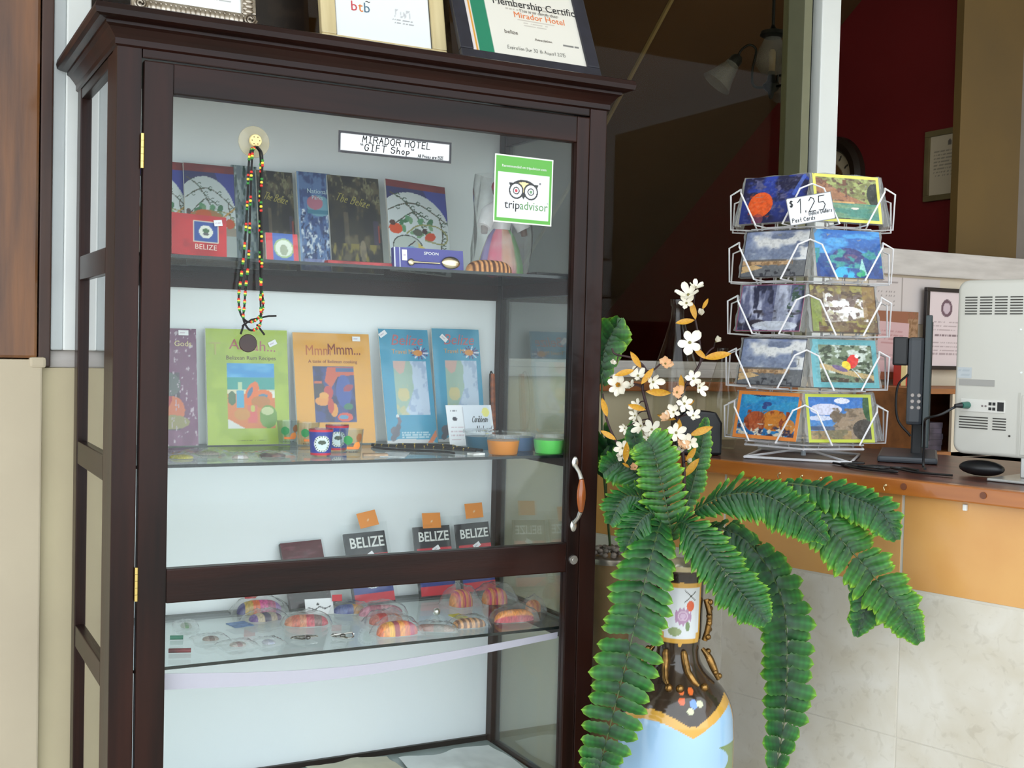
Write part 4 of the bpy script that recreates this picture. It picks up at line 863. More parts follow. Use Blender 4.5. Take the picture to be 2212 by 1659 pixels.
chainpile(.400, .115, .06, 'silver chain bracelet heap beside lilac trinket packet', 3); chainpile(.470, .105, .052, 'silver chain bracelet heap beside orange coin purse', 5)
# hanging tape and tissue
rb = MB(); P = spline([V(.100, .032, .778), V(.32, .036, .760), (.51, .036, .757), (.71, .036, .768), (.93, .032, .786)], 40); vs = []
for i, p in enumerate(P): hw = .015 * (1 - .55 * i / 39); vs += [p + V(0, 0, hw), p + V(0, .002, -hw), p + V(0, .0035, -hw), p + V(0, .0015, hw)]
fs = []
for i in range(39):
    for j in range(4): fs.append((i * 4 + j, (i + 1) * 4 + j, (i + 1) * 4 + (j + 1) % 4, i * 4 + (j + 1) % 4))
o = rb.add(vs, fs).build('hanging_ribbon', mat('lilac_white_ribbon', (186, 182, 198), .6), None, smooth=40); tag(o, 'white ribbon sagging across the cabinet under the lower shelf', 'ribbon')
def tissue(x0, x1, y0, y1, c, label, seed):
    n = 26; b = MB(); vs = []; 
    for j in range(n + 1):
        for i in range(n + 1):
            u, v = i / n, j / n; A = Art(np.array([u]), np.array([v]), 1.0)
            vs.append(((u - .5) * (x1 - x0) * (1 + .04 * math.sin(v * 9 + seed)), (v - .5) * (y1 - y0) * (1 + .06 * math.sin(u * 8 + seed)), .003 + .022 * float(A.fbm(5, 5, seed)[0]) * (.3 + .7 * math.sin(math.pi * u) * math.sin(math.pi * v))))
    b.add(vs, [(j * (n + 1) + i, j * (n + 1) + i + 1, (j + 1) * (n + 1) + i + 1, (j + 1) * (n + 1) + i) for j in range(n) for i in range(n)])
    o = b.build('tissue_sheet', mat('tissue_%d' % seed, c, .8, var=.05, scale=20), None, ((x0 + x1) / 2, (y0 + y1) / 2, S4 + .0005), smooth=60); tag(o, label, 'paper', 'tissue sheets on the cabinet floor'); return o
tissue(.50, .70, .14, .42, (206, 200, 178), 'beige crumpled tissue sheet on the cabinet floor', 3); tissue(.715, .955, .06, .385, (226, 230, 230), 'white crumpled tissue sheet on the cabinet floor', 8)

# ================================================================== FRAMES ON TOP OF THE CABINET
ZT = 1.9685
def frame(name, x, y, w, h, bw, lean, fm, painter, label, inner=(240, 240, 238), yaw=0.0, fd=.014, bev=.003):
    r = empty(name, (x, y, ZT + .0008 + (fd + .008) * math.sin(math.radians(lean))), (-math.radians(lean), 0, yaw)); tag(r, label, 'frame')
    for a in ((-w / 2, w / 2, 0, fd, 0, bw), (-w / 2, w / 2, 0, fd, h - bw, h), (-w / 2, -w / 2 + bw, 0, fd, bw, h - bw), (w / 2 - bw, w / 2, 0, fd, bw, h - bw)): MB().box(*a).build('frame_bar', fm, r, bevel=bev)
    pp = painted('certificate', w - 2 * bw + .002, h - 2 * bw + .002, painter, .002, r, (0, .006, bw - .001), None, res=.0022)
    MB().box(-w / 2 + .004, w / 2 - .004, fd, fd + .004, .004, h - .004).build('backing', mat('brown_board', (110, 84, 56), .8), r)
    MB().prism([(-.02, 0), (.02, 0), (.012, h * .6), (-.012, h * .6)], fd + .004, fd + .007).build('easel_leg', mat('brown_board'), r)
    return r, pp
def art_c1(A): A.fill((244, 246, 246)); A.lines(.1, .9, .75, .95, 4, (150, 150, 160), 3, .5, .3); A.lines(.63, .9, .10, .16, 2, (120, 120, 120), 5, .7, .3); A.noise(40, 20, 9, (170, 170, 176), .55, .6, .66, .86, .17, .28, .6)
SILV = mat('antique_silver', (196, 186, 172), .3, .85, c2=(140, 128, 114), scale=50)
r1, p1 = frame('silver_picture_frame', 0.139, 0.022, 0.222, 0.25, 0.027, 11, SILV, art_c1, 'ornate silver frame with white certificate on cabinet top', fd=.016)
orn = MB()
for k in range(24):
    for s in (-1, 1):
        orn.sphere((s * .0975, -.001, .012 + k * .0098), .0075, 8, 5, sx=1.15, sy=.5, sz=.8); orn.sphere((s * .1045 - s * .014, -.001, .017 + k * .0098), .005, 8, 5, sy=.5)
for k in range(20):
    orn.sphere((-.083 + k * .0087, -.001, .0135), .0078, 8, 5, sz=1.15, sy=.5, sx=.8); orn.sphere((-.079 + k * .0087, -.001, .021), .004, 8, 5, sy=.5)
orn.build('leaf_ornament', SILV, r1, smooth=60)['kind'] = 'stuff'
for s in (-1, 1): MB().tube([V(s * .0975 + (.003 + .0007 * q) * math.cos(q), -.006, .0135 + (.003 + .0007 * q) * math.sin(q)) for q in [i * .5 for i in range(26)]], .0024, 6).build('corner_scroll', SILV, r1, smooth=60)
RBT = mat('logo_red', (206, 70, 80), .5); OBT = mat('logo_orange', (226, 130, 60), .5); BBT = mat('logo_slate', (92, 120, 140), .5)
def btb(p, x, z, s):
    text('lettering', 'b', s, p, x, z, RBT); text('lettering', 't', s, p, x + s * .46, z, OBT); text('lettering', 'b', s, p, x + s * .9, z, BBT); text('lettering', '~', s * .6, p, x + s * 1.0, z + s * .62, mat('dark_print'))
btb(p1, -.058, .030, .028)
def art_c2(A): A.fill((240, 243, 244)); A.lines(.1, .92, .60, .86, 4, (120, 124, 140), 4, .75, .32); A.lines(.26, .72, .545, .575, 1, (110, 110, 120), 9, .8, .5); A.noise(60, 24, 9, (170, 170, 176), .56, .6, .62, .78, .25, .33, .6); A.lines(.60, .82, .19, .245, 2, (110, 110, 116), 5, .7, .35); A.rect(0, .012, 0, 1, (40, 40, 40)); A.rect(.988, 1, 0, 1, (60, 60, 60)); A.grad((236, 238, 238), (240, 243, 244), 0, .2) if False else None
PALE = mat('pale_wood_frame', (222, 204, 158), .45, c2=(206, 186, 138), scale=6, stretch=(12, 12, 1))
r2, p2 = frame('pale_wood_picture_frame', 0.531, 0.082, 0.268, 0.30, 0.031, 13, PALE, art_c2, 'pale wood frame with tourism board certificate on cabinet top', fd=.016)
btb(p2, -.062, .060, .030)
o = bx('bronze_picture_frame', -.022, .022, 0, .014, 0, .24, mat('bronze_frame', (150, 128, 100), .35, .5, c2=(96, 76, 58), scale=40), None, .004); o.location = (0.690, 0.150, ZT + .005); o.rotation_euler = (-math.radians(14), 0, 0)
tag(o, 'narrow bronze picture frame edge between pale and black frames', 'frame')
def art_c3(A):
    A.fill((234, 230, 220)); A.rect(.0, .035, 0, 1, (236, 226, 226)); A.rect(.035, .055, 0, 1, (226, 160, 60)); A.rect(.06, .19, 0, 1, (40, 132, 100))
    A.ell(.13, .86, .11, .07, (60, 120, 130)); A.ell(.10, .88, .06, .05, (70, 160, 200)); A.ell(.18, .90, .055, .04, (170, 50, 70)); A.ell(.14, .84, .06, .03, (206, 206, 210)); A.noise(26, 26, 3, (30, 84, 84), .6, .65, .04, .22, .8, .93)
    A.lines(.30, .92, .545, .575, 1, (170, 160, 150), 5, .6, .5); A.lines(.36, .88, .505, .535, 1, (170, 160, 150), 6, .6, .5); A.lines(.5, .72, .355, .40, 2, (170, 160, 150), 7, .6, .4); A.line([(.24, .60), (.98, .60)], .002, (196, 186, 176)); A.line([(.45, .42), (.78, .42)], .002, (196, 186, 176))
    A.lines(.82, .98, .20, .235, 1, (90, 90, 90), 8, .8, .5)
r3, p3 = frame('black_picture_frame', 0.842, 0.034, 0.332, 0.300, 0.030, 25, mat('black_blue_frame', (44, 44, 56), .4, var=.2, scale=30), art_c3, 'black frame with cream membership certificate on cabinet top')
text('lettering', 'Membership Certifica', .0265, p3, .040, .134, mat('dark_print'), sx=.92); text('lettering', 'This is to certify that', .011, p3, .042, .122, mat('grey_print', (150, 144, 136), .5)); text('lettering', 'Mirador Hotel', .0215, p3, .042, .106, mat('orange_print', (232, 132, 76), .5))
text('lettering', 'belize', .014, p3, -.036, .060, mat('grey_print2', (110, 100, 90), .5)); text('lettering', 'Association', .009, p3, .04, .052, mat('grey_print2')); pen('lettering', 'Expiration Due 30 th August 2015', .0085, p3, -.052, .0205, INK, .0007, squash=.72)
def art_pl(A): A.fill((52, 36, 22)); A.rect(.05, .95, .08, .92, (30, 20, 14)); A.noise(8, 8, 3, (44, 32, 24), .5, .7)
o = painted('dark_plaque', .125, .21, art_pl, .012, None, (0.355, 0.215, ZT + .0006), (-math.radians(12), 0, 0), res=.006, side=(40, 28, 20)); tag(o, 'plain dark wooden plaque leaning behind frames on cabinet top', 'plaque')

# ================================================================== ON THE COUNTER
ZC = 1.1608
RC = V(1.5478, -0.0261, ZC); RA = math.atan2(CAM.y - RC.y, CAM.x - RC.x)
rk = empty('postcard_rack', RC); tag(rk, 'white wire six sided postcard rack standing on the counter', 'rack')
WW = mat('white_wire', (236, 234, 236), .4)
AP = 0.134; ZB = [0.047 + 0.1205 * k for k in range(5)]
def hx(face, t, r, z):
    """point on rack: face index (0,1 look at the room door), t across, r out from axis"""
    a = RA + math.radians(30 + 60 * face); return V(r * math.cos(a) - t * math.sin(a), r * math.sin(a) + t * math.cos(a), z)
def hv(k, r, z):
    a = RA + math.radians(60 * k); return V(r * math.cos(a), r * math.sin(a), z)
for zb in ZB:
    P = []
    for f in range(6):
        P += [hx(f, -.040, AP + .044, zb - .004)]
        P = P[:-1] + [hx(f, -.075, AP + .046, zb + .070), hx(f, -.034, AP + .046, zb - .004), hx(f, -.034, AP, zb - .006), hx(f, .034, AP, zb - .006), hx(f, .034, AP + .046, zb - .004), hx(f, .075, AP + .046, zb + .070), hv(f + 1, AP / .866 + .026, zb + .082)]
    MB().tube(P, .0021, 6, closed=True).build('pocket_wire', WW, rk)
    MB().tube([hv(k, AP / .866 - .004, zb - .008) for k in range(6)], .0017, 6, closed=True).build('ring', WW, rk)
for f in range(6):
    for t in (-.026, .026): MB().tube([hx(f, t, AP - .024, .028), hx(f, t, AP - .024, ZB[4] + .10)], .0016, 6).build('upright', WW, rk)
MB().tube([V(0, 0, .004), V(0, 0, .03)], .006, 10).build('pivot', mat('grey_pivot', (196, 206, 214), .4), rk)
MB().tube([hv(k, AP / .866 - .004, .030) for k in range(6)], .0026, 6, closed=True).build('ring', WW, rk)
for k in range(3): MB().tube([hv(k, AP / .866 - .004, .029), hv(k + 3, AP / .866 - .004, .029)], .0024, 6).build('spoke', WW, rk)
for k in range(4):
    a = RA + math.radians(-52 + 90 * k); a2 = a + math.radians(90)
    p, q = V(.165 * math.cos(a), .165 * math.sin(a), .0035), V(.165 * math.cos(a2), .165 * math.sin(a2), .0035)
    MB().tube([p, q], .003, 6).build('base_wire', WW, rk); MB().tube([p, V(0, 0, .020)], .0028, 6).build('base_arm', WW, rk)
SLV = glassmat('postcard_sleeve', (222, 220, 216), .7, .2, .22, 0.0)
CW, CH = 0.164, 0.108
def frameit(A, c, w=.035):
    m = (A.U < w) | (A.U > 1 - w) | (A.V < w * A.asp) | (A.V > 1 - w * A.asp); A.mix(m * 1.0, c)
def pc_sponge(A): A.grad((44, 52, 110), (52, 72, 170)); A.noise(5, 5, 3, (40, 40, 70), .45, .65); A.noise(9, 9, 5, (90, 90, 130), .6, .7); A.ell(.30, .40, .19, .27, (236, 96, 44)); A.noise(14, 14, 8, (214, 76, 36), .55, .65, .12, .48, .12, .66, .5); A.line([(.8, .6), (.92, .95)], .03, (90, 120, 220), .7); A.ell(.28, .08, .09, .12, (140, 70, 80), .7)
def pc_cove(A): A.fill((120, 120, 70)); A.noise(9, 9, 2, (160, 170, 100), .45, .6); A.noise(16, 16, 4, (90, 70, 50), .55, .65); A.poly([(0, .95), (.1, .9), (.45, .6), (.8, .42), (.5, .4), (0, .55)], (160, 110, 76)); A.noise(12, 12, 6, (110, 70, 50), .55, .62, 0, .5, .4, .9); A.ell(.92, .6, .12, .25, (40, 44, 34)); A.rect(0, 1, 0, .40, (72, 134, 118)); A.noise(3, 12, 9, (110, 150, 116), .45, .6, y1=.4); A.rect(0, .6, .40, .44, (206, 160, 100)); A.ell(.6, .30, .06, .025, (220, 210, 200)); A.ell(.25, .26, .05, .02, (160, 120, 100)); A.poly([(0, 0), (1, 0), (1, .06), (.1, .1), (0, .1)], (50, 60, 50)); frameit(A, (226, 222, 96), .045)
def pc_town(A): A.grad((132, 140, 152), (126, 140, 180)); A.noise(3, 4, 7, (226, 226, 226), .42, .62, y0=.35); A.noise(6, 7, 9, (120, 130, 156), .58, .68, y0=.4); A.rect(0, 1, 0, .34, (108, 110, 114)); A.rect(0, .75, .26, .36, (196, 160, 120)); A.noise(18, 10, 4, (140, 110, 80), .5, .6, 0, .8, .24, .37); A.poly([(0, .08), (.35, .2), (.2, .26), (0, .24)], (206, 172, 124)); A.noise(20, 14, 12, (60, 60, 66), .58, .66, 0, 1, 0, .16); A.rect(.05, .7, .335, .375, (90, 84, 80), .7); frameit(A, (58, 58, 64), .012)
def pc_reef(A): A.grad((30, 52, 110), (44, 110, 190)); A.noise(3, 8, 2, (70, 150, 210), .5, .62, y0=.5); A.ell(.50, .45, .24, .17, (44, 48, 110)); A.ell(.53, .44, .10, .06, (90, 70, 110)); A.noise(8, 8, 6, (52, 140, 140), .55, .65, 0, 1, .2, .6); A.ell(.42, .06, .16, .17, (56, 170, 214)); A.poly([(.62, .06), (.7, .42), (.76, .06)], (150, 206, 200)); A.ell(.66, .10, .07, .08, (60, 170, 120)); A.noise(12, 6, 9, (34, 70, 140), .5, .6, y1=.2)
def pc_fall(A): A.fill((96, 100, 130)); A.noise(9, 2, 2, (180, 184, 206), .45, .6); A.noise(12, 3, 5, (50, 52, 74), .52, .62); A.rect(.55, .78, .1, 1, (206, 212, 226), .5); A.noise(7, 7, 4, (58, 54, 64), .52, .62, y1=.45); A.ell(.6, .12, .35, .10, (214, 220, 230), .8); A.noise(14, 14, 8, (70, 90, 80), .56, .62, .75, 1, .3, 1); frameit(A, (150, 80, 110), .012)
def pc_rapid(A): A.fill((120, 100, 66)); A.noise(9, 9, 3, (150, 140, 70), .45, .6); A.noise(12, 12, 5, (84, 64, 44), .54, .64); A.poly([(.2, .85), (.4, .6), (.75, .5), (.88, .38), (.6, .26), (.25, .2), (.2, .4)], (226, 222, 218), .55); A.noise(10, 8, 17, (244, 242, 240), .42, .55, .2, .86, .24, .72); A.line([(.28, .75), (.45, .55), (.8, .4)], .05, (240, 238, 238), .8); A.noise(14, 10, 7, (110, 90, 80), .56, .62, .2, .85, .25, .8); A.rect(0, .16, 0, .7, (122, 140, 60), .8); A.rect(.8, 1, .3, 1, (140, 104, 54), .7); A.noise(10, 10, 9, (100, 74, 50), .45, .6, .1, 1, 0, .22); frameit(A, (60, 40, 28), .014)
def pc_bird(A): A.fill((110, 124, 96)); A.noise(10, 12, 3, (196, 206, 196), .5, .62, y0=.3); A.noise(14, 16, 5, (54, 64, 44), .52, .62); A.line([(.15, .45), (.5, .32), (.95, .2)], .035, (186, 160, 110)); A.ell(.62, .55, .08, .16, (214, 48, 40), rot=-.7); A.ell(.52, .46, .07, .09, (236, 206, 50), rot=-.7); A.ell(.42, .40, .12, .05, (110, 90, 130), rot=-.3); A.ell(.69, .66, .03, .04, (236, 230, 220)); A.poly([(.6, .4), (.78, .1), (.68, .3)], (226, 232, 240)); A.noise(12, 12, 8, (70, 54, 40), .5, .6, y1=.2); frameit(A, (92, 160, 168), .07); A.rect(0, .12, 0, 1, (104, 172, 182), .9)
def pc_coral(A): A.grad((30, 90, 150), (60, 170, 214)); A.noise(4, 9, 2, (40, 130, 190), .5, .62); A.ell(.48, .74, .07, .05, (50, 70, 130)); A.ell(.44, .67, .04, .04, (50, 70, 130)); A.ell(.33, .36, .17, .22, (170, 80, 40)); A.ell(.62, .40, .20, .22, (196, 120, 40)); A.noise(26, 8, 5, (140, 60, 30), .5, .6, .15, .85, .2, .6); A.ell(.85, .28, .10, .16, (200, 130, 60)); A.noise(14, 12, 8, (216, 206, 186), .5, .58, y1=.32); A.noise(12, 12, 11, (60, 50, 70), .55, .62, y1=.3); A.line([(.15, .95), (.35, .9), (.6, .94)], .012, (30, 70, 110)); frameit(A, (226, 136, 62), .05)
def pc_hill(A): A.grad((90, 150, 206), (40, 100, 180)); A.ell(.3, .68, .24, .12, (206, 206, 226)); A.ell(.55, .86, .12, .06, (220, 220, 236)); A.ell(.2, .5, .2, .05, (200, 206, 226)); A.poly([(.35, .3), (.55, .55), (.66, .7), (.85, .72), (1, .5), (1, 0), (.45, 0)], (150, 128, 104)); A.noise(9, 9, 4, (110, 92, 72), .5, .6, .35, 1, 0, .72); A.ell(.88, .26, .2, .22, (64, 56, 48)); A.rect(0, .65, 0, .24, (160, 132, 90)); A.noise(9, 9, 6, (120, 110, 80), .5, .6, 0, .6, .05, .26); A.rect(0, .4, .25, .33, (70, 84, 110)); A.ell(.94, .75, .08, .3, (40, 80, 40)); frameit(A, (190, 200, 64), .04)
G = 'postcards in the wire rack'
ARTS = [[(pc_coral, 'coral reef postcard with orange border in the lowest pocket'), (pc_town, 'grey sky harbour town postcard above the coral postcard'), (pc_fall, 'violet waterfall postcard in wire rack'), (pc_town, 'grey sky harbour town postcard above the waterfall postcard'), (pc_sponge, 'blue underwater postcard with round orange sponge')],
        [(pc_hill, 'rocky hill postcard with lime border in the lowest pocket'), (pc_bird, 'red and yellow parrot postcard with teal border'), (pc_rapid, 'white river rapids postcard in wire rack'), (pc_reef, 'deep blue reef hole postcard'), (pc_cove, 'green cove postcard with yellow border')]]
LEAN = math.radians(13)
def place(o, f, k, t=0.0, dr=0.0):
    a = RA + math.radians(30 + 60 * f); p = RC + hx(f, t, AP + .036 + dr, ZB[k] + .0015)
    o.location = p; o.rotation_euler = (-LEAN, 0, a + math.pi / 2)
def sleeve_box(parent, w, h, d, y0, seed):
    r = random.Random(seed); b = MB(); n = 9; vs = []
    for s in (0, 1):
        for j in range(n + 1):
            for i in range(n + 1):
                e = (i in (0, n)) or (j in (0, n)); w2 = .0 if e else (.0016 * r.random()); vs.append(((i / n - .5) * w + .002 * math.sin(j * 2.1 + seed) * (1 if i in (0, n) else 0), y0 + s * d + (w2 if s else -w2), j / n * h + .001 + .0015 * math.sin(i * 1.7 + seed) * (1 if j in (n,) else 0)))
    N = (n + 1) ** 2; fs = []
    for s in (0, 1):
        for j in range(n):
            for i in range(n):
                q = (s * N + j * (n + 1) + i, s * N + j * (n + 1) + i + 1, s * N + (j + 1) * (n + 1) + i + 1, s * N + (j + 1) * (n + 1) + i); fs.append(q if not s else q[::-1])
    rim = [i for i in range(n + 1)] + [(j + 1) * (n + 1) - 1 for j in range(1, n + 1)] + [n * (n + 1) + i for i in range(n - 1, -1, -1)] + [j * (n + 1) for j in range(n - 1, 0, -1)]
    for i in range(len(rim)): a_, b_ = rim[i], rim[(i + 1) % len(rim)]; fs.append((b_, a_, a_ + N, b_ + N))
    return b.add(vs, fs).build('plastic_sleeve', SLV, parent, smooth=50)
for f0, fc in ((5, 1), (0, 0)):
    pass
# face indices: hx face 0 is turned one way, face 5 the other
LEFTF, RIGHTF = (0, 5) if hx(0, 0, .1, 0).dot(_R) < hx(5, 0, .1, 0).dot(_R) else (5, 0)
for fi, col in ((LEFTF, ARTS[0]), (RIGHTF, ARTS[1])):
    for k, (art, lab) in enumerate(col):
        o = painted('postcard', CW, CH, lambda A, art=art, k=k: (art(A), A.noise(34, 26, 60 + k, (30, 32, 36), .5, .66, .05, .95, .06, .94, .11), A.noise(30, 24, 80 + k, (240, 240, 236), .54, .7, .05, .95, .06, .94, .11)), .0008, None, res=.00125, rough=.25); tag(o, lab, 'postcard', G); place(o, fi, k, (.004 if k % 2 else -.003))
        sleeve_box(o, CW + .012, CH + .001, .012, .0015, k + fi * 7)
SIDEL, SIDER = ((1, 4) if LEFTF == 0 else (4, 1))
for fi, k, lab in ((SIDEL, 4, 'clear sleeve of postcards in the topmost side pocket beside the sponge card'), (SIDER, 4, 'clear sleeve of postcards in the topmost side pocket beside the cove card'), (SIDER, 0, 'clear sleeve of postcards in the lowest side pocket beside the hill card')):
    o = painted('postcard', CW * .72, CH, lambda A: (A.fill((120, 120, 126)), A.noise(5, 5, 3, (90, 96, 110), .45, .6)), .0008, None, res=.006); tag(o, lab, 'postcard', G); place(o, fi, k); sleeve_box(o, CW * .74, CH + .001, .018, -.005, 40 + fi + k)
def art_price(A): A.fill((20, 20, 22)); A.rect(.03, .985, .05, .955, (238, 240, 246))
pt = painted('price_sign', .098, .060, art_price, .0008, None, tuple(V(1.405, -.193, 1.684)), (math.radians(-6), math.radians(-11), math.atan2(_R.y, _R.x)), res=.003); tag(pt, 'handwritten white price card clipped to the postcard rack', 'sign')
pen('lettering', '$', .013, pt, -.043, .040, INK, .0018, squash=.7); pen('lettering', '1.25', .030, pt, -.029, .024, INK, .0019, gap=.32, squash=.75, slant=.15); pen('lettering', 'Belize Dollars', .0078, pt, -.006, .0165, INK, .0012, squash=.75); pen('lettering', 'Post Cards', .0085, pt, -.044, .006, INK, .0013, squash=.8)

# white desktop computer seen from behind
im = empty('desktop_computer', cpt(0.43, 0.155, ZC), (0, 0, CANG)); tag(im, 'white all in one desktop computer seen from behind with vents', 'computer')
WPL = mat('white_polycarbonate', (196, 194, 186), .32, var=.02, scale=3, coat=.2); SLOT = mat('vent_dark', (52, 50, 46), .7)
def rbox(x0, x1, y0, y1, z0, z1, r, n=6):
    P = []
    for cx, cz, a0 in ((x1 - r, z0 + r, -90), (x1 - r, z1 - r, 0), (x0 + r, z1 - r, 90), (x0 + r, z0 + r, 180)):
        for i in range(n + 1): q = math.radians(a0 + 90 * i / n); P.append((cx + r * math.cos(q), cz + r * math.sin(q)))
    return MB().prism(P, y0, y1)
rbox(0.045, 0.50, 0, .05, .045, .400, .022).build('case', WPL, im, bevel=.008, smooth=40, seg=3)
rbox(0.048, 0.497, .05, .056, .048, .397, .020).build('screen_rim', mat('white_rim', (236, 234, 230), .2), im)
vt = MB()
for r_ in range(7):
    for c_ in range(6): vt.box(.062 + c_ * .031, .087 + c_ * .031, -.0012, .002, .330 + r_ * .0056, .3322 + r_ * .0056)
vt.build('vent_slots', SLOT, im)['kind'] = 'stuff'
vt = MB()
for r_ in range(5): vt.box(.058, .118 + .0 * r_, -.0012, .002, .098 + r_ * .0055, .1002 + r_ * .0055); vt.box(.128, .155, -.0012, .002, .098 + r_ * .0055, .1002 + r_ * .0055)
for r_ in range(11): vt.box(.195, .26, -.0012, .002, .095 + r_ * .0062, .0975 + r_ * .0062)
vt.build('vent_slots', SLOT, im)['kind'] = 'stuff'
pp_ = MB().box(.060, .152, -.0016, .001, .132, .158).build('port_panel', mat('port_grey', (206, 204, 198), .4), im, bevel=.001)
for x, w in ((.106, .004), (.113, .004)): MB().lathe([(.0022, -.0008), (.0022, .001)], 10, (x, -.0016, .145), axis='y').build('jack', mat('jack_grey', (120, 110, 110), .4), im)
for x in (.122, .130):
    for z in (.137, .147): MB().box(x - .003, x + .003, -.0022, .001, z, z + .006).build('usb_port', INK, im)
MB().box(.137, .150, -.0022, .001, .136, .154).build('network_port', INK, im)
painted('rating_label', .075, .013, lambda A: (A.fill((150, 148, 144)), A.lines(.05, .95, .2, .8, 2, (110, 108, 106), 3, .6)), .0006, im, (.092, -.0012, .185), res=.003); painted('rating_label', .03, .022, lambda A: (A.fill((176, 182, 186)), A.lines(.1, .9, .2, .8, 3, (140, 150, 160), 5, .5)), .0006, im, (.066, -.0012, .200), res=.003)
MB().box(.178, .182, -.0008, .001, .05, .175).build('panel_seam', mat('seam_grey', (180, 178, 170), .5), im)
for x, z in ((.178, .30), (.182, .215), (.163, .088)): MB().lathe([(.002, -.0008), (.002, .001)], 10, (x, -.0008, z), axis='y').build('screw', SLOT if z < .1 else WHITEP, im)
MB().box(.145, .36, -.055, .10, 0, .006).build('foot', mat('foot_alu', (172, 172, 170), .3, .6), im, bevel=.002)
MB().prism([(.185, .006), (.29, .006), (.29, .056), (.185, .056)], .004, .014).build('stand_neck', mat('foot_alu'), im, bevel=.002)
MB().box(.185, .42, -.0012, .001, .052, .170).build('memory_door', mat('white_door', (190, 188, 180), .3), im, bevel=.001)
# cables
BLK = mat('black_plastic', (26, 26, 28), .4); 
cb_ = MB(); A0 = cpt(0.43 + .075, 0.155 - .028, ZC + .145)
P = [A0, A0 + V(-.01, .008, -.004), cpt(.475, .10, ZC + .125), cpt(.44, .11, ZC + .115), cpt(.41, .16, ZC + .10), cpt(.40, .18, ZC + .06), cpt(.395, .19, ZC + .01), cpt(.41, .17, ZC + .0045)]
o = cb_.tube([p - A0 for p in spline(P, 50)], .0028, 6).build('video_cable', BLK, None, A0, smooth=60); tag(o, 'black video cable with green plug in white computer', 'cable')
MB().tube([V(.026, .0071, 0), V(.0, 0, 0)], [.0075, .006], 10).build('plug', mat('green_plug', (40, 104, 90), .4), o, smooth=50); MB().tube([V(0, 0, 0), V(-.014, .004, -.001)], [.006, .0035], 10).build('strain_relief', BLK, o, smooth=50)
for i, (pts, lab) in enumerate((([(.34, .10), (.40, .07), (.33, .06), (.27, .09), (.25, .14)], 'black cable loop lying in front of the computer foot'), ([(.22, .12), (.28, .10), (.31, .15), (.37, .13), (.43, .10), (.5, .11)], 'black power cord lying along the counter under the computer'), ([(.20, .16), (.26, .18), (.24, .12), (.32, .11), (.36, .16), (.41, .14)], 'tangled black cord lying between monitor and computer'))):
    P = spline([cpt(s, y + .0, ZC + .003) for s, y in pts], 50); o = MB().tube([p - P[0] for p in P], .0026, 6).build('power_cord', BLK, None, P[0]); tag(o, lab, 'cable', 'black cords on the counter')
ms = MB(); ms.sphere((0, 0, .012), .03, 18, 10, sx=1.6, sy=.8, sz=.55); o = ms.build('computer_mouse', BLK, None, cpt(.525, .185, ZC + .0045), (0, 0, CANG), smooth=90); tag(o, 'black computer mouse lying under the white computer', 'mouse')
# black monitor turned edge-on
mp = V(1.735, -0.215, ZC); va = math.atan2(mp.y - CAM.y, mp.x - CAM.x)
mo = empty('monitor', mp, (0, 0, va)); tag(mo, 'black flat monitor turned edge on beside the white computer', 'monitor')
MB().box(-.02, .36, -.009, .006, .035, .335).build('screen_panel', mat('dark_teal_plastic', (52, 64, 66), .35), mo, bevel=.003)
MB().box(.0, .34, .006, .042, .085, .285).build('rear_housing', mat('grey_plastic', (64, 68, 74), .4), mo, bevel=.008)
MB().box(.01, .34, -.0105, -.0088, .05, .32).build('screen', INK, mo)
for r_ in range(3):
    for c_ in range(2): MB().lathe([(.0, -.0012), (.0035, -.0012), (.0045, .0), (.0045, .002)], 10, (0, 0, 0), axis='x').build('socket', mat('socket_white', (196, 186, 180), .4), mo, (-.001, .015 + c_ * .014, .125 + r_ * .014))
MB().box(.0, .30, .042, .075, .22, .285).build('bracket', BLK, mo, bevel=.004)
MB().box(.10, .18, .004, .03, .004, .09).build('neck', BLK, mo, bevel=.004); MB().box(-.03, .24, -.03, .10, .0, .014).build('foot', mat('grey_plastic'), mo, bevel=.005)
MB().tube(spline([V(.0, .04, .20), V(-.005, .062, .17), V(-.004, .06, .10), V(0, .03, .06)], 20), .0028, 6).build('cable', BLK, mo)
# papers, black box, bottles
o = MB(); o.box(-.05, .05, -.065, .065, 0, .012).box(-.053, .045, -.06, .068, .012, .022); o = o.build('paper_stack', PAPER, None, (1.665, 0.155, ZC), (0, 0, .5)); tag(o, 'loose stack of white paper behind the postcard rack', 'paper')
bb = empty('card_reader', (1.335, 0.105, ZC), (0, 0, -.4)); tag(bb, 'black bag shaped box on the counter behind the flowers', 'box')
MB().prism([(-.055, 0), (.055, 0), (.055, .075), (.04, .100), (-.03, .105), (-.055, .08)], -.032, .032).build('case', mat('black_case', (16, 15, 16), .45), bb, bevel=.006)
text('lettering', 'n-max', .007, bb, .022, .018, mat('grey_print3', (120, 120, 124), .5), y=-.0335)
BG = glassmat('bottle_glass', (246, 246, 242), 1.0)
def bottle(x, y, h, r, label, neck=.3):
    o = MB().lathe([(0, .004), (r * .9, .0), (r, .012), (r, h * .48), (r * .93, h * .56), (r * .55, h * .74), (r * .30, h * .88), (r * .27, h * .95), (r * .34, h * .96), (r * .34, h), (r * .24, h)], 32, capb=False, capt=False).build('glass_bottle', BG, None, (x, y, ZC + .0002), smooth=50); tag(o, label, 'bottle'); return o
bottle(1.352, 0.215, .365, .054, 'tall clear glass bottle with narrow neck behind white flowers')
bottle(1.500, 0.225, .25, .040, 'shorter clear glass bottle between tall bottle and postcard rack')

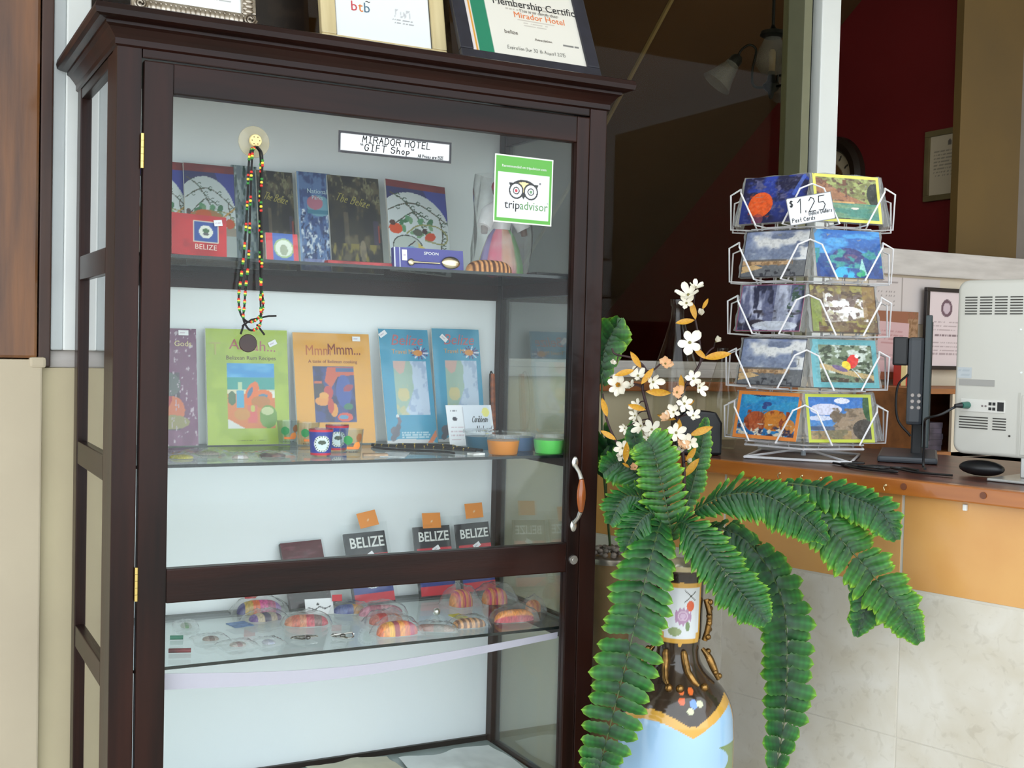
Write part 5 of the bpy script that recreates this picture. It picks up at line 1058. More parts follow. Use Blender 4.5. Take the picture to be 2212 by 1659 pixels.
# wall behind the desk: calendar, cork board, framed notice, low shelf unit
def onwall(name, x0, x1, z0, z1, painter, label, cat, y=.4835, t=.003, res=.004, roll=0.0):
    o = painted(name, x1 - x0, z1 - z0, painter, t, None, ((x0 + x1) / 2, y - t, z0), (0, roll, 0), res=res); tag(o, label, cat); return o
def art_cal(A):
    A.fill((206, 196, 194)); A.line([(.46, 0), (.46, 1)], .004, (150, 140, 136))
    for r_ in range(6):
        for c_ in range(7): A.ell(.14 + c_ * .035, .78 - r_ * .10, .006, .012, (130, 120, 120))
    A.rect(.1, .4, .86, .9, (150, 140, 140))
onwall('wall_calendar', 2.235, 2.53, 1.50, 1.638, art_cal, 'pale wall calendar hanging below the white window ledge', 'calendar')
ck = onwall('cork_board', 2.255, 2.425, 1.33, 1.535, lambda A: (A.fill((150, 96, 72)), A.rect(.75, 1, 0, .9, (166, 130, 100)), A.noise(30, 30, 3, (130, 96, 66), .5, .6, .75, 1)), 'brown cork notice board on the office wall', 'board', .472, .008)
painted('pinned_note', .125, .15, lambda A: (A.fill((206, 170, 172)), A.lines(.1, .9, .55, .85, 4, (170, 110, 110), 3, .6, .3), A.lines(.1, .9, .2, .4, 2, (160, 140, 140), 4, .5, .3)), .001, ck, (-.022, -.0015, .022), (0, .04, 0), res=.004)
def art_not(A): A.fill((222, 206, 208)); A.ell(.52, .78, .16, .12, (110, 84, 96)); A.ell(.52, .78, .10, .075, (200, 180, 190)); A.lines(.1, .95, .46, .62, 3, (150, 130, 134), 3, .7, .3); A.lines(.2, .9, .40, .43, 1, (110, 90, 96), 5, .8, .6); A.lines(.1, .95, .14, .34, 4, (150, 130, 134), 6, .7, .3)
fr = empty('notice_frame', (2.535, .452, 1.362)); tag(fr, 'black framed notice with round seal standing behind the monitor', 'frame')
for a in ((-.09, .09, 0, .012, 0, .012), (-.09, .09, 0, .012, .238, .25), (-.09, -.075, 0, .012, .012, .238), (.075, .09, 0, .012, .012, .238)): MB().box(*a).build('frame_bar', mat('black_frame_paint', (34, 26, 28), .4), fr, bevel=.002)
painted('notice', .152, .228, art_not, .002, fr, (0, .006, .011), res=.003)
SW = mat('orange_shelf_wood', (176, 112, 62), .5, var=.25, scale=3, stretch=(1, 8, 8))
su_ = empty('shelf_unit', (2.33, .33, 0)); tag(su_, 'orange wood shelf unit behind the counter', 'shelf')
for n_, a in (('top_board', (-.16, .30, -.11, .12, 1.298, 1.313)), ('side_board', (-.16, -.145, -.11, .12, 0, 1.298)), ('side_board', (.285, .30, -.11, .12, 0, 1.298)), ('shelf_board', (-.145, .285, -.11, .12, 1.12, 1.135)), ('back_board', (-.145, .285, .11, .12, 0, 1.298)), ('front_panel', (-.02, .285, -.11, -.10, 1.0, 1.298))): MB().box(*a).build(n_, SW if n_ != 'front_panel' else mat('office_plaster'), su_, bevel=.001)
MB().box(-.16, .30, -.11, -.10, 0, 1.12).build('front_panel', SW, su_)
cx_ = painted('cracker_box', .10, .060, lambda A: (A.fill((196, 40, 36)), A.rect(0, .2, 0, 1, (206, 186, 130)), A.rect(.2, 1, .55, 1, (226, 206, 170)), A.ell(.7, .3, .2, .2, (226, 180, 80))), .03, None, (2.350, .405, 1.3135), res=.003, side=(200, 60, 50)); tag(cx_, 'red and cream cracker box on the orange shelf unit', 'box'); text('lettering', 'ROYAL', .022, cx_, .012, .036, mat('dark_print'), sx=.9)
o = MB(); 
for i in range(5): o.box(-.05 + .004 * (i % 2), .05 + .003 * (i % 3), -.05, .05, i * .016, i * .016 + .0155)
o = o.build('file_pile', mat('dark_files', (50, 42, 50), .6, c2=(86, 76, 90), scale=30), None, (2.255, .30, 1.136)); tag(o, 'dark pile of files inside the orange shelf unit', 'files')

# ================================================================== IN THE ROOM BEHIND

ch = empty('chandelier', (2.086, 0.773, 2.20)); ch.scale = (.84, .84, .84); tag(ch, 'dark metal chandelier with frosted glass shades in the room behind', 'chandelier')
IRON = mat('dark_iron', (20, 24, 22), .45, .6); FROST = glassmat('frosted_shade', (196, 184, 160), .7, .25, .14)
MB().lathe([(.004, -.012), (.010, 0), (.012, .012), (.030, .028), (.032, .040), (.018, .055), (.012, .085), (.010, .10)], 20).build('hub', IRON, ch, smooth=50)
MB().lathe([(.012, .075), (.040, .085), (.062, .115), (.060, .150), (.042, .19), (.030, .212)], 28, capb=False, capt=False).build('glass_globe', FROST, ch, smooth=60)
MB().lathe([(.012, .09), (.013, .16), (.008, .17)], 14).build('bulb', mat('white_bulb', (220, 210, 180), .3), ch, smooth=50)
MB().lathe([(.03, .212), (.048, .222), (.044, .236), (.012, .246), (.006, .26)], 24).build('crown_plate', IRON, ch, smooth=50)
MB().tube([V(0, 0, .25), V(0, 0, 1.01)], .006, 8).build('rod', IRON, ch); MB().lathe([(.05, .975), (.045, 1.0)], 20).build('ceiling_rose', IRON, ch)
for k in range(3):
    a = math.atan2(_R.y, _R.x) + math.pi + k * 2 * math.pi / 3 - .0; dx, dy = math.cos(a), math.sin(a)
    P = spline([V(dx * r, dy * r, z) for r, z in ((.02, .03), (.065, .035), (.072, .09), (.06, .165), (.085, .185), (.115, .165), (.128, .135))], 26)
    MB().tube(P, .0045, 7).build('arm', IRON, ch, smooth=60)
    ax = V(dx * .62, dy * .62, -.78); q = V(0, 0, 1).rotation_difference(ax)
    o = MB().lathe([(.014, -.01), (.024, .004), (.026, .03)], 18).build('shade_holder', IRON, ch, (dx * .128, dy * .128, .135), smooth=50); o.rotation_euler = q.to_euler()
    o = MB().lathe([(.022, .015), (.03, .04), (.042, .08), (.060, .122)], 24, capb=False, capt=False).build('glass_shade', FROST, ch, (dx * .128, dy * .128, .135), smooth=60); o.rotation_euler = q.to_euler()
# clock, document and cable on the red wall (its face is x = 2.9)
ck = empty('wall_clock', (2.899, 1.362, 2.07), (0, 0, -math.pi / 2)); tag(ck, 'round wall clock with dark wooden rim on the red wall', 'clock')
MB().lathe([(.115, -.022), (.125, -.034), (.150, -.036), (.168, -.022), (.170, 0)], 48, axis='y', capb=False, capt=False).build('rim', mat('dark_clock_wood', (50, 36, 26), .4, var=.3), ck, smooth=40)
def art_clock(A):
    A.fill((206, 190, 160)); A.ell(.5, .5, .5, .5, (206, 190, 160)); 
    for k in range(12):
        a = k * math.pi / 6; A.line([(.5 + .36 * math.sin(a), .5 + .36 * math.cos(a)), (.5 + .44 * math.sin(a), .5 + .44 * math.cos(a))], .016, (60, 50, 44))
    A.ell(.5, .5, .28, .28, (120, 84, 50)); A.line([(.5, .5), (.66, .62)], .012, (30, 26, 24)); A.line([(.5, .5), (.42, .86)], .008, (30, 26, 24))
    m = (np.hypot(A.U - .5, A.V - .5) > .5); A.mix(m * 1.0, (50, 36, 26))
painted('dial', .232, .232, art_clock, .006, ck, (0, -.012, -.116), res=.004)
dc = empty('framed_document', (2.899, .79, 1.944), (0, 0, -math.pi / 2)); tag(dc, 'framed typed document with olive frame on the red wall', 'frame')
OLV = mat('olive_frame', (128, 112, 74), .5, var=.15)
for a in ((-.105, .105, -.016, 0, 0, .02), (-.105, .105, -.016, 0, .225, .245), (-.105, -.085, -.016, 0, .02, .225), (.085, .105, -.016, 0, .02, .225)): MB().box(*a).build('frame_bar', OLV, dc, bevel=.002)
painted('document', .172, .207, lambda A: (A.fill((206, 190, 160)), A.ell(.5, .86, .05, .05, (110, 100, 90)), A.lines(.1, .9, .25, .76, 9, (110, 100, 90), 4, .7, .3)), .004, dc, (0, -.007, .019), res=.004)
o = MB().tube(spline([V(2.894, .735, 2.75), V(2.890, .765, 2.60), V(2.886, .70, 2.45), V(2.886, .678, 2.34), V(2.890, .676, 2.2), V(2.893, .674, 1.95), V(2.893, .674, 1.6), V(2.893, .674, 1.2)], 60), .006, 8).build('wall_cable', mat('brown_cable', (112, 84, 70), .5), None, smooth=60); tag(o, 'brown electric cable running down the red wall by the column', 'cable')
FR = {'F1': [(1.0504, -0.1944, 1.0309), (1.013, -0.2188, 1.0597), (0.9642, -0.2625, 1.0145), (0.9224, -0.2886, 0.9328), (0.8924, -0.2988, 0.8407), (0.8645, -0.299, 0.7385), (0.8475, -0.2827, 0.6303), (0.8401, -0.2804, 0.5865)], 'F2': [(1.0427, -0.2129, 1.0342), (1.0332, -0.2633, 1.0652), (1.0406, -0.3369, 1.0222), (1.0765, -0.3926, 0.9503), (1.1126, -0.4251, 0.8989)], 'F3': [(1.0586, -0.1988, 1.0311), (1.0712, -0.2489, 1.0843), (1.09, -0.3253, 1.1253), (1.127, -0.3901, 1.1319), (1.1757, -0.44, 1.0968), (1.2198, -0.4651, 1.0527)], 'F4': [(1.0709, -0.2048, 1.0455), (1.165, -0.2751, 1.1116), (1.2291, -0.3657, 1.1159), (1.2502, -0.4353, 1.0705), (1.2914, -0.4937, 1.0022), (1.3308, -0.5399, 0.9336), (1.358, -0.568, 0.8736)], 'F5': [(1.0709, -0.2044, 1.0548), (1.1682, -0.2985, 1.1375), (1.246, -0.385, 1.1449), (1.2818, -0.4612, 1.1304), (1.3065, -0.5091, 1.1092), (1.3186, -0.5399, 1.0651)], 'F6': [(1.071, -0.2056, 1.0268), (1.1326, -0.2601, 1.0505), (1.1853, -0.3127, 1.0002), (1.213, -0.3533, 0.9138), (1.215, -0.3697, 0.8074), (1.2117, -0.3723, 0.6894), (1.1925, -0.3668, 0.562)], 'F7': [(1.0445, -0.2147, 1.0111), (1.0267, -0.2257, 1.0693), (1.0067, -0.2236, 1.1435), (0.9991, -0.2061, 1.2016), (0.9893, -0.2002, 1.2197)], 'F8': [(1.0864, -0.1683, 1.0298), (1.1231, -0.1624, 1.1039), (1.1456, -0.1602, 1.18), (1.1579, -0.1637, 1.262)], 'F9': [(1.0462, -0.192, 1.0355), (1.0014, -0.1886, 1.0978), (0.9494, -0.1831, 1.1085), (0.9129, -0.1882, 1.0602)], 'F10': [(1.0579, -0.1757, 1.0324), (1.0271, -0.1329, 1.1325), (0.9904, -0.1007, 1.1684), (0.961, -0.0858, 1.1485)], 'F11': [(1.2468, -0.3187, 1.1092), (1.3008, -0.3959, 1.0254), (1.3196, -0.442, 0.9685), (1.3196, -0.4665, 0.9193), (1.3073, -0.4619, 0.8673)], 'F12': [(1.0628, -0.2012, 1.0266), (1.1081, -0.2471, 1.0499), (1.1591, -0.2861, 1.0345), (1.1935, -0.3176, 0.9867), (1.2262, -0.3361, 0.9555)], 'F13': [(1.0738, -0.1616, 1.0294), (1.0698, -0.0882, 1.1163), (1.059, -0.0566, 1.2016), (1.05, -0.0503, 1.2455)], 'F14': [(1.0463, -0.1924, 1.0261), (0.9983, -0.2103, 1.0777), (0.9571, -0.2229, 1.0631), (0.9279, -0.2207, 1.0097)]}
PG = {'G1': [(1.1196, 0.1285, 0.9512), (1.0936, 0.1268, 1.1432), (1.0899, 0.1346, 1.3006), (1.0939, 0.136, 1.3952), (1.1213, 0.124, 1.4643)], 'G2': [(1.1196, 0.1285, 0.9512), (1.0789, 0.0875, 1.0955), (1.0639, 0.0537, 1.1921), (1.0775, 0.022, 1.1438)]}
BR = {'A': [(1.0846, -0.1902, 1.0237), (1.089, -0.1891, 1.118), (1.0869, -0.1855, 1.1838), (1.0799, -0.1797, 1.2401), (1.0746, -0.1751, 1.287), (1.0953, -0.1732, 1.3295), (1.1279, -0.1774, 1.3773), (1.1276, -0.1759, 1.4153), (1.1215, -0.1712, 1.4531), (1.1146, -0.1663, 1.4861)], 'A2': [(1.1279, -0.1774, 1.3773), (1.1428, -0.1845, 1.4015), (1.1528, -0.1894, 1.4113)], 'B': [(1.078, -0.1638, 1.0295), (1.062, -0.1501, 1.1715), (1.0474, -0.1402, 1.228), (1.0328, -0.1303, 1.2845), (1.0242, -0.1241, 1.327), (1.0298, -0.1259, 1.3604), (1.0087, -0.1138, 1.3835), (0.9751, -0.0956, 1.3921), (0.9683, -0.0915, 1.4042)], 'B2': [(1.0298, -0.1259, 1.3604), (1.0424, -0.1326, 1.3607), (1.0574, -0.14, 1.3754)], 'C': [(1.0813, -0.1431, 1.0262), (1.0213, -0.1062, 1.1585), (0.9914, -0.0885, 1.2055), (0.9717, -0.0763, 1.2528), (0.9629, -0.0695, 1.31)]}
FLW = [('A', (1.082, -0.1933, 1.5145), 0.0207, 'w'), ('A', (1.0951, -0.1997, 1.5298), 0.0151, 'w'), ('A', (1.0788, -0.1922, 1.4985), 0.0151, 'w'), ('A', (1.1054, -0.2071, 1.4759), 0.0141, 'b'), ('A', (1.0851, -0.1984, 1.4193), 0.0207, 'f'), ('A', (1.1321, -0.2233, 1.4225), 0.0141, 'b'), ('A', (1.0921, -0.2049, 1.3467), 0.016, 'w'), ('A', (1.1022, -0.2109, 1.3283), 0.0141, 'w'), ('A', (1.0626, -0.1903, 1.3179), 0.017, 'p'), ('A', (1.076, -0.1982, 1.2958), 0.016, 'w'), ('A', (1.0571, -0.1888, 1.2785), 0.0141, 'w'), ('A', (1.0918, -0.2075, 1.272), 0.0132, 'w'), ('A', (1.0615, -0.1927, 1.2366), 0.0188, 'w'), ('A', (1.0863, -0.2066, 1.2186), 0.0151, 'w'), ('A', (1.0699, -0.1982, 1.2088), 0.0151, 'p'), ('A', (1.0658, -0.1964, 1.1994), 0.0122, 'w'), ('A', (1.0849, -0.2074, 1.1766), 0.0104, 'b'), ('A', (1.0489, -0.185, 1.2643), 0.0151, 'p'), ('B', (0.9714, -0.1057, 1.3733), 0.0113, 'b'), ('B', (1.01, -0.1271, 1.3488), 0.016, 'w'), ('B', (0.9767, -0.1102, 1.3281), 0.0188, 'y'), ('B', (0.9968, -0.1209, 1.3258), 0.0113, 'w'), ('B', (1.0368, -0.1418, 1.3373), 0.017, 'w'), ('B', (1.0591, -0.1523, 1.3748), 0.016, 'p'), ('B', (1.0087, -0.1287, 1.2883), 0.0122, 'w'), ('B', (1.0055, -0.1277, 1.2674), 0.0122, 'w'), ('B', (0.9873, -0.119, 1.2414), 0.0104, 'w'), ('B', (1.0165, -0.1343, 1.2469), 0.016, 'w'), ('B', (1.0358, -0.1449, 1.2399), 0.016, 'w'), ('B', (1.0292, -0.142, 1.2237), 0.0113, 'w'), ('C', (0.9834, -0.1184, 1.2006), 0.0141, 'w'), ('C', (0.981, -0.1178, 1.1845), 0.0132, 'w'), ('C', (1.0062, -0.132, 1.1616), 0.0113, 'p')]
LVS = [('A', (1.0983, -0.1796, 1.5042), (1.1016, -0.1941, 1.4665)), ('A', (1.1192, -0.1913, 1.4878), (1.1237, -0.2043, 1.5093)), ('A', (1.1052, -0.1847, 1.4648), (1.066, -0.1755, 1.459)), ('A', (1.1264, -0.199, 1.3873), (1.0978, -0.1942, 1.4102)), ('A', (1.1223, -0.1967, 1.3872), (1.1658, -0.2307, 1.4008)), ('A', (1.0853, -0.1797, 1.3155), (1.0749, -0.1842, 1.3533)), ('A', (1.088, -0.1822, 1.2874), (1.1001, -0.1994, 1.3024)), ('A', (1.0776, -0.1791, 1.2212), (1.0738, -0.1869, 1.2642)), ('A', (1.0983, -0.1898, 1.2312), (1.1336, -0.2192, 1.2499)), ('A', (1.0903, -0.1877, 1.1745), (1.1048, -0.2054, 1.2088)), ('A', (1.0888, -0.1879, 1.1462), (1.1091, -0.2086, 1.1855)), ('A', (1.0822, -0.1844, 1.146), (1.0678, -0.187, 1.175)), ('A', (1.0731, -0.1752, 1.2634), (1.034, -0.1655, 1.2697)), ('B', (1.0101, -0.1379, 1.3652), (0.9852, -0.1348, 1.3977)), ('B', (0.9977, -0.1314, 1.3602), (0.9573, -0.1217, 1.35)), ('B', (1.0103, -0.1392, 1.3323), (1.0268, -0.1581, 1.366)), ('B', (1.0187, -0.1442, 1.3184), (1.0586, -0.1769, 1.3153)), ('B', (1.019, -0.1457, 1.2808), (0.9817, -0.1369, 1.2898)), ('C', (0.95, -0.1096, 1.2647), (0.9344, -0.1113, 1.3025)), ('C', (0.9653, -0.1195, 1.2181), (0.9332, -0.1131, 1.2369)), ('C', (0.9822, -0.1302, 1.1715), (0.9805, -0.1391, 1.2148)), ('C', (0.9906, -0.135, 1.1623), (0.9725, -0.1364, 1.1723))]

# ================================================================== PLANTS AND VASE
VB = V(1.0713, -0.2076, 0.0)
va_ = empty('floor_vase', VB); tag(va_, 'tall dark bronze oriental floor vase with painted flower panels', 'vase')
prof = [(.066, .0), (.072, .012), (.070, .03), (.074, .10), (.088, .25), (.108, .42), (.1165, .55), (.1170, .63), (.1135, .682), (.101, .715), (.081, .738), (.062, .755), (.049, .770), (.0425, .790), (.0420, .812), (.0455, .822), (.0470, .85), (.0475, .90), (.0485, .943), (.052, .962), (.056, .972), (.056, .976)]
def interp(z):
    for (r0, z0), (r1, z1) in zip(prof[:-1], prof[1:]):
        if z <= z1: t = (z - z0) / max(1e-6, z1 - z0); return r0 + (r1 - r0) * t
    return prof[-1][0]
def smoothr(z): return sum(interp(min(.976, max(0, z + d))) for d in (-.012, -.006, 0, .006, .012)) / 5 if .03 < z < .955 else interp(z)
n = 320; zs = [.976 * i / 420 for i in range(421)]; ca_ = math.atan2(CAM.y - VB.y, CAM.x - VB.x)
TH, ZZ = np.meshgrid(np.linspace(0, 2 * math.pi, n, endpoint=False), np.array(zs)); RRv = np.array([smoothr(z) for z in zs])[:, None] * np.ones((1, n))
vx = RRv * np.cos(TH); vy = RRv * np.sin(TH)
ang = np.mod(TH - ca_ + math.pi, 2 * math.pi) - math.pi          # 0 towards the room door, positive to the right of it
K_ = np.empty(TH.shape + (3,)); K_[:] = (58, 46, 36)
nse = vnoise(TH * 9, ZZ * 60, 3)[..., None]; K_ = K_ * (.85 + .3 * nse)
def put(m, c): K_[m] = c
GOLD = (214, 164, 72)
for back in (0, math.pi):
    A_ = np.mod(ang - back + math.pi, 2 * math.pi) - math.pi; s = A_ * .047
    pan = (np.abs(A_ - .08) < 1.0) & (ZZ > .822) & (ZZ < .942); put(pan, GOLD)
    inn = (np.abs(A_ - .08) < .88) & (ZZ > .831 + .012 * (np.abs(A_ - .08) > .75)) & (ZZ < .934); put(inn, (222, 226, 230))
    put((np.hypot(A_ - .08, (ZZ - .942) / .09) < .09), GOLD); put((np.hypot(A_ - .08, (ZZ - .822) / .09) < .09), GOLD)
    put(inn & (np.hypot((s - .008), ZZ - .876) < .0165 * (1 + .15 * np.sin(A_ * 40))), (180, 140, 176)); put(inn & (np.hypot(s - .008, ZZ - .877) < .006), (206, 176, 204)); put(inn & (np.abs(np.hypot(s - .008, ZZ - .877) - .009) < .0012), (214, 190, 210))
    put(inn & (np.hypot((s - .023) * 1.3, ZZ - .897) < .0105), (222, 92, 46)); put(inn & (np.hypot((s - .018) * 2.2, ZZ - .856) < .010), (120, 146, 100)); put(inn & (np.hypot((s + .008), (ZZ - .845) * 1.6) < .014), (150, 166, 120))
    put(inn & (np.abs((s - .022) * .9 + (ZZ - .918)) < .0012) & (np.abs(s - .022) < .012), (50, 56, 50)); put(inn & (np.abs((s - .022) * .9 - (ZZ - .915)) < .0012) & (np.abs(s - .022) < .012), (50, 56, 50))
    # big blue panel with two scallops
    cus = .30; top = np.where(A_ < cus, .672 + .03 * np.sin(np.clip((A_ + 1.2) / (cus + 1.2), 0, 1) * math.pi) , .672 + .05 * np.sin(np.clip((A_ - cus) / 1.5, 0, 1) * math.pi * .62))
    big = (np.abs(A_) < 1.45) & (ZZ < top) & (ZZ > .12); put(big, GOLD)
    inb = (np.abs(A_) < 1.38) & (ZZ < top - .019) & (ZZ > .14); put(inb, (164, 200, 232)); put(inb & (A_ > .85 - .25 * np.sin(ZZ * 60)) & (ZZ < .63), (128, 150, 96)); put(inb & (np.hypot(A_ * .11 - .038, ZZ - .578) < .016), (96, 60, 120)); put(inb & (ZZ < .45 + .04 * np.sin(A_ * 6)), (206, 190, 140)); put(inb & (ZZ < .35 + .05 * np.sin(A_ * 9 + 2)), (110, 140, 84))
    put((np.hypot((A_ - cus) * .11, ZZ - .668) < .010), GOLD)
    for dx, dz, c, r in ((.010, .737, (226, 110, 50), .0062), (.030, .737, (226, 110, 50), .0062), (.010, .721, (226, 100, 50), .0062), (.031, .716, (110, 150, 220), .0075), (.024, .704, (206, 210, 170), .006), (.043, .716, (206, 210, 170), .006)):
        put(np.hypot(A_ * .09 - dx, ZZ - dz) < r, c)
put(ZZ > .966, (206, 190, 150)); put((ZZ > .945) & (ZZ < .962), (46, 36, 30)); put(np.abs(ZZ - .1) < .006, GOLD)
vb = MB(); verts = np.stack([vx, vy, ZZ], -1).reshape(-1, 3).tolist(); rows = len(zs)
fs = [(i * n + j, i * n + (j + 1) % n, (i + 1) * n + (j + 1) % n, (i + 1) * n + j) for i in range(rows - 1) for j in range(n)] + [tuple(range(n - 1, -1, -1))]
vb.add(verts, fs, 0, [tuple(c) for c in lin(np.clip(K_.reshape(-1, 3), 0, 255))])
vb.build('body', printmat('glazed_print', .16, .6), va_, smooth=60)
MB().lathe([(.056, .976), (.050, .974), (.040, .95), (.036, .90), (0, .90)], 40, capb=False, capt=False).build('inner_lip', mat('silver_lip', (206, 196, 170), .25, .6), va_, smooth=50)
GOLDM = mat('antique_gold', (170, 128, 70), .25, .85, var=.4, scale=60)
def vp(a, z, d=0.0): r = smoothr(z) + d; return V(r * math.cos(ca_ + a), r * math.sin(ca_ + a), z)
for a0 in (-.55, .28):
    MB().tube([vp(a0 - .02, .806, .001), vp(a0, .800, .004), vp(a0 + .05, .785, .004), vp(a0 + .1, .768, .004), vp(a0 + .22, .752, .003), vp(a0 + .32, .744, .001)], [.005, .007, .0075, .007, .0065, .004], 10).build('relief_leg', GOLDM, va_, smooth=60)
for a0 in (-.2, .08, .75): MB().sphere(vp(a0, .741, .002), .0085, 12, 8).build('relief_bead', GOLDM, va_, smooth=90)
for s in (1.45, -1.45):
    b = MB(); P = [vp(s, .905, .006), vp(s, .875, .014), vp(s, .845, .012), vp(s, .822, .008)]
    b.tube(spline(P, 16), .006, 8); 
    for i in range(6): b.sphere(vp(s + .08 * math.sin(i * 2), .90 - .014 * i, .014), .0065, 8, 6)
    b.build('dragon_relief', GOLDM, va_, smooth=60)
    b = MB(); P = [vp(s, .805, .006), vp(s, .79, .018), vp(s, .768, .020), vp(s, .745, .010)]
    b.tube(spline(P, 16), [.004 + .004 * math.sin(i / 15 * 3.1) for i in range(16)], 8)
    for i in range(7): b.sphere(vp(s + .05 * math.cos(i * 2), .80 - .008 * i, .018), .006, 8, 6)
    b.build('handle', GOLDM, va_, smooth=60)

# fern: leaflet template meshes (colour from dark rib to yellow-green tip)
LEAFM = printmat('leaf_print', .5); 
def leaf_mesh(seed, light=0.0):
    r = random.Random(seed); b = MB(); nx, ny = 10, 6; vs = []; cl = []
    for i in range(nx + 1):
        t = i / nx; w = .5 * (min(1, t * 6 + .55)) * (1 - max(0, (t - .72) / .28) ** 2.0) ; w = max(w, .02)
        for j in range(ny + 1):
            s = -1 + 2 * j / ny
            vs.append((t, s * w * (1 + (.10 if i % 2 else -.04) * abs(s)), -.10 * t * t + .10 * (1 - s * s) * .5 + .03 * math.sin(t * 8 + seed) * s))
            e = max(0, (t - .70) / .30) ** 1.6 * .95 + .26 * abs(s) ** 4; e = min(1, e + light * (.3 + .7 * t)); g_ = min(1, t * 1.5)
            c = (np.array((10, 44, 24)) * (1 - g_) + np.array((26, 88, 30)) * g_) * (1 - e) + np.array((132, 170, 46)) * e; c = c * (1.25 if j == ny // 2 else 1) * (.93 + .14 * (i % 2)); cl.append(tuple(lin(np.clip(c, 0, 255))))
    b.add(vs, [(i * (ny + 1) + j, (i + 1) * (ny + 1) + j, (i + 1) * (ny + 1) + j + 1, i * (ny + 1) + j + 1) for i in range(nx) for j in range(ny)], 0, cl)
    return b.mesh('leaflet', LEAFM, smooth=180)
LM = [leaf_mesh(k, .0) for k in range(3)]; LML = [leaf_mesh(k + 5, .22) for k in range(3)]
RIB = mat('fern_rib', (60, 84, 40), .5); RIBL = mat('fern_rib_pale', (150, 160, 110), .5)
def frond(parent, name, P, wid, n, meshes, flat_=True, join=None, tipw=.25, basew=.35, face=.5, droop=.25, fwd=.35, rib=None, rr=.0022, start=.12):
    """one fern leaf: rib along P, leaflets both sides; leaflets go to join if given"""
    pts = spline(P, n * 2 + 1); o0 = Vector(P[0]) - parent.location
    rb_ = MB().tube([p - Vector(P[0]) for p in pts], [rr * (1 - .6 * i / (len(pts) - 1)) for i in range(len(pts))], 6).build(name, rib or RIB, parent, o0, smooth=60)
    for i in range(n):
        t = (i + .5) / n
        if t < start: continue
        k = int(t * (len(pts) - 1)); p = pts[k]; T = (pts[min(k + 1, len(pts) - 1)] - pts[max(k - 1, 0)]).normalized()
        toc = (CAM - p).normalized(); N0 = (toc * face + V(0, 0, 1) * (1 - face)).normalized(); side = T.cross(N0)
        side = side.normalized() if side.length > .05 else V(1, 0, 0); N1 = side.cross(T).normalized()
        tt = (t - start) / (1 - start); L = wid * min(1, basew + tt * 2.4) * (1 if tt < .62 else max(tipw, 1 - ((tt - .62) / .38) ** 1.7 * (1 - tipw)))
        seg = (Vector(P[0]) - Vector(P[-1])).length
        step = sum((pts[q + 1] - pts[q]).length for q in range(len(pts) - 1)) / n
        for s in (-1, 1):
            j = rnd.random; d = (side * s + T * (fwd + .12 * (j() - .5)) - N1 * (droop * (.6 + .8 * j()))).normalized(); w = T - d * T.dot(d); w = w.normalized(); up = d.cross(w).normalized()
            if up.dot(N1) < 0: up = -up
            w = up.cross(d); tl = .5 * (j() - .5); w, up = w * math.cos(tl) + up * math.sin(tl), up * math.cos(tl) - w * math.sin(tl); Lk = L * (.88 + .24 * j()); Wk = step * (1.1 + .25 * j())
            R3 = Matrix((d * Lk, w * Wk, up * Lk)).transposed(); M4 = R3.to_4x4(); me = meshes[rnd.randrange(3)]
            if join is None:
                c = bpy.data.objects.new('leaflet', me); COL.objects.link(c); c.parent = rb_; M4.translation = p - Vector(P[0]); c.matrix_local = M4
            else:
                M4.translation = p - parent.location; ii = rnd.randrange(3)
                vv = [M4 @ v.co for v in me.vertices]; at = me.color_attributes['Col'].data; join.add(vv, [tuple(q.vertices) for q in me.polygons], 0, [tuple(at[q].color[:3]) for q in range(len(vv))])
    return rb_
fern = empty('fern_plant', V(1.069, -.2076, .978)); tag(fern, 'artificial green fern with long drooping fronds in the floor vase', 'plant')
J = MB()
px = 1 / 2569 * 2.3
frond(fern, 'frond', FR['F1'], 74 * px, 29, LM, face=.9, fwd=.22, start=.10)
frond(fern, 'frond', FR['F2'], 66 * px, 33, LM, face=.8, fwd=.5, tipw=.2, start=.14)
frond(fern, 'frond', FR['F3'], 68 * px, 36, LM, face=.7, fwd=.35, droop=.5, tipw=.15, start=.2)
frond(fern, 'frond', FR['F4'], 66 * px, 42, LML, face=.85, fwd=.4, droop=.3, tipw=.2, start=.25)
frond(fern, 'frond', FR['F6'], 66 * px, 26, LM, face=.8, fwd=.25, droop=.4, start=.2)
frond(fern, 'frond', FR['F5'], 56 * px, 36, LM, face=.65, fwd=.35, droop=.5, join=J, start=.3)
frond(fern, 'frond', FR['F7'], 56 * px, 21, LML, face=.85, fwd=.25, droop=.15, join=J, tipw=.7, start=.05)
frond(fern, 'frond', FR['F8'], 32 * px, 20, LML, face=.85, fwd=.5, join=J, tipw=.2)
frond(fern, 'frond', FR['F9'], 52 * px, 20, LM, face=.7, fwd=.4, droop=.5, join=J)
frond(fern, 'frond', FR['F10'], 54 * px, 20, LM, face=.7, fwd=.4, droop=.3, join=J)
frond(fern, 'frond', FR['F11'], 38 * px, 18, LM, face=.8, fwd=.5, join=J, start=.45)
frond(fern, 'frond', FR['F12'], 56 * px, 22, LM, face=.6, fwd=.5, droop=.5, join=J)
frond(fern, 'frond', FR['F13'], 26 * px, 16, LM, face=.85, fwd=.6, join=J)
frond(fern, 'frond', FR['F14'], 56 * px, 19, LM, face=.8, fwd=.4, droop=.5, join=J)
J.build('leaflets', LEAFM, fern, smooth=180)['kind'] = 'stuff'
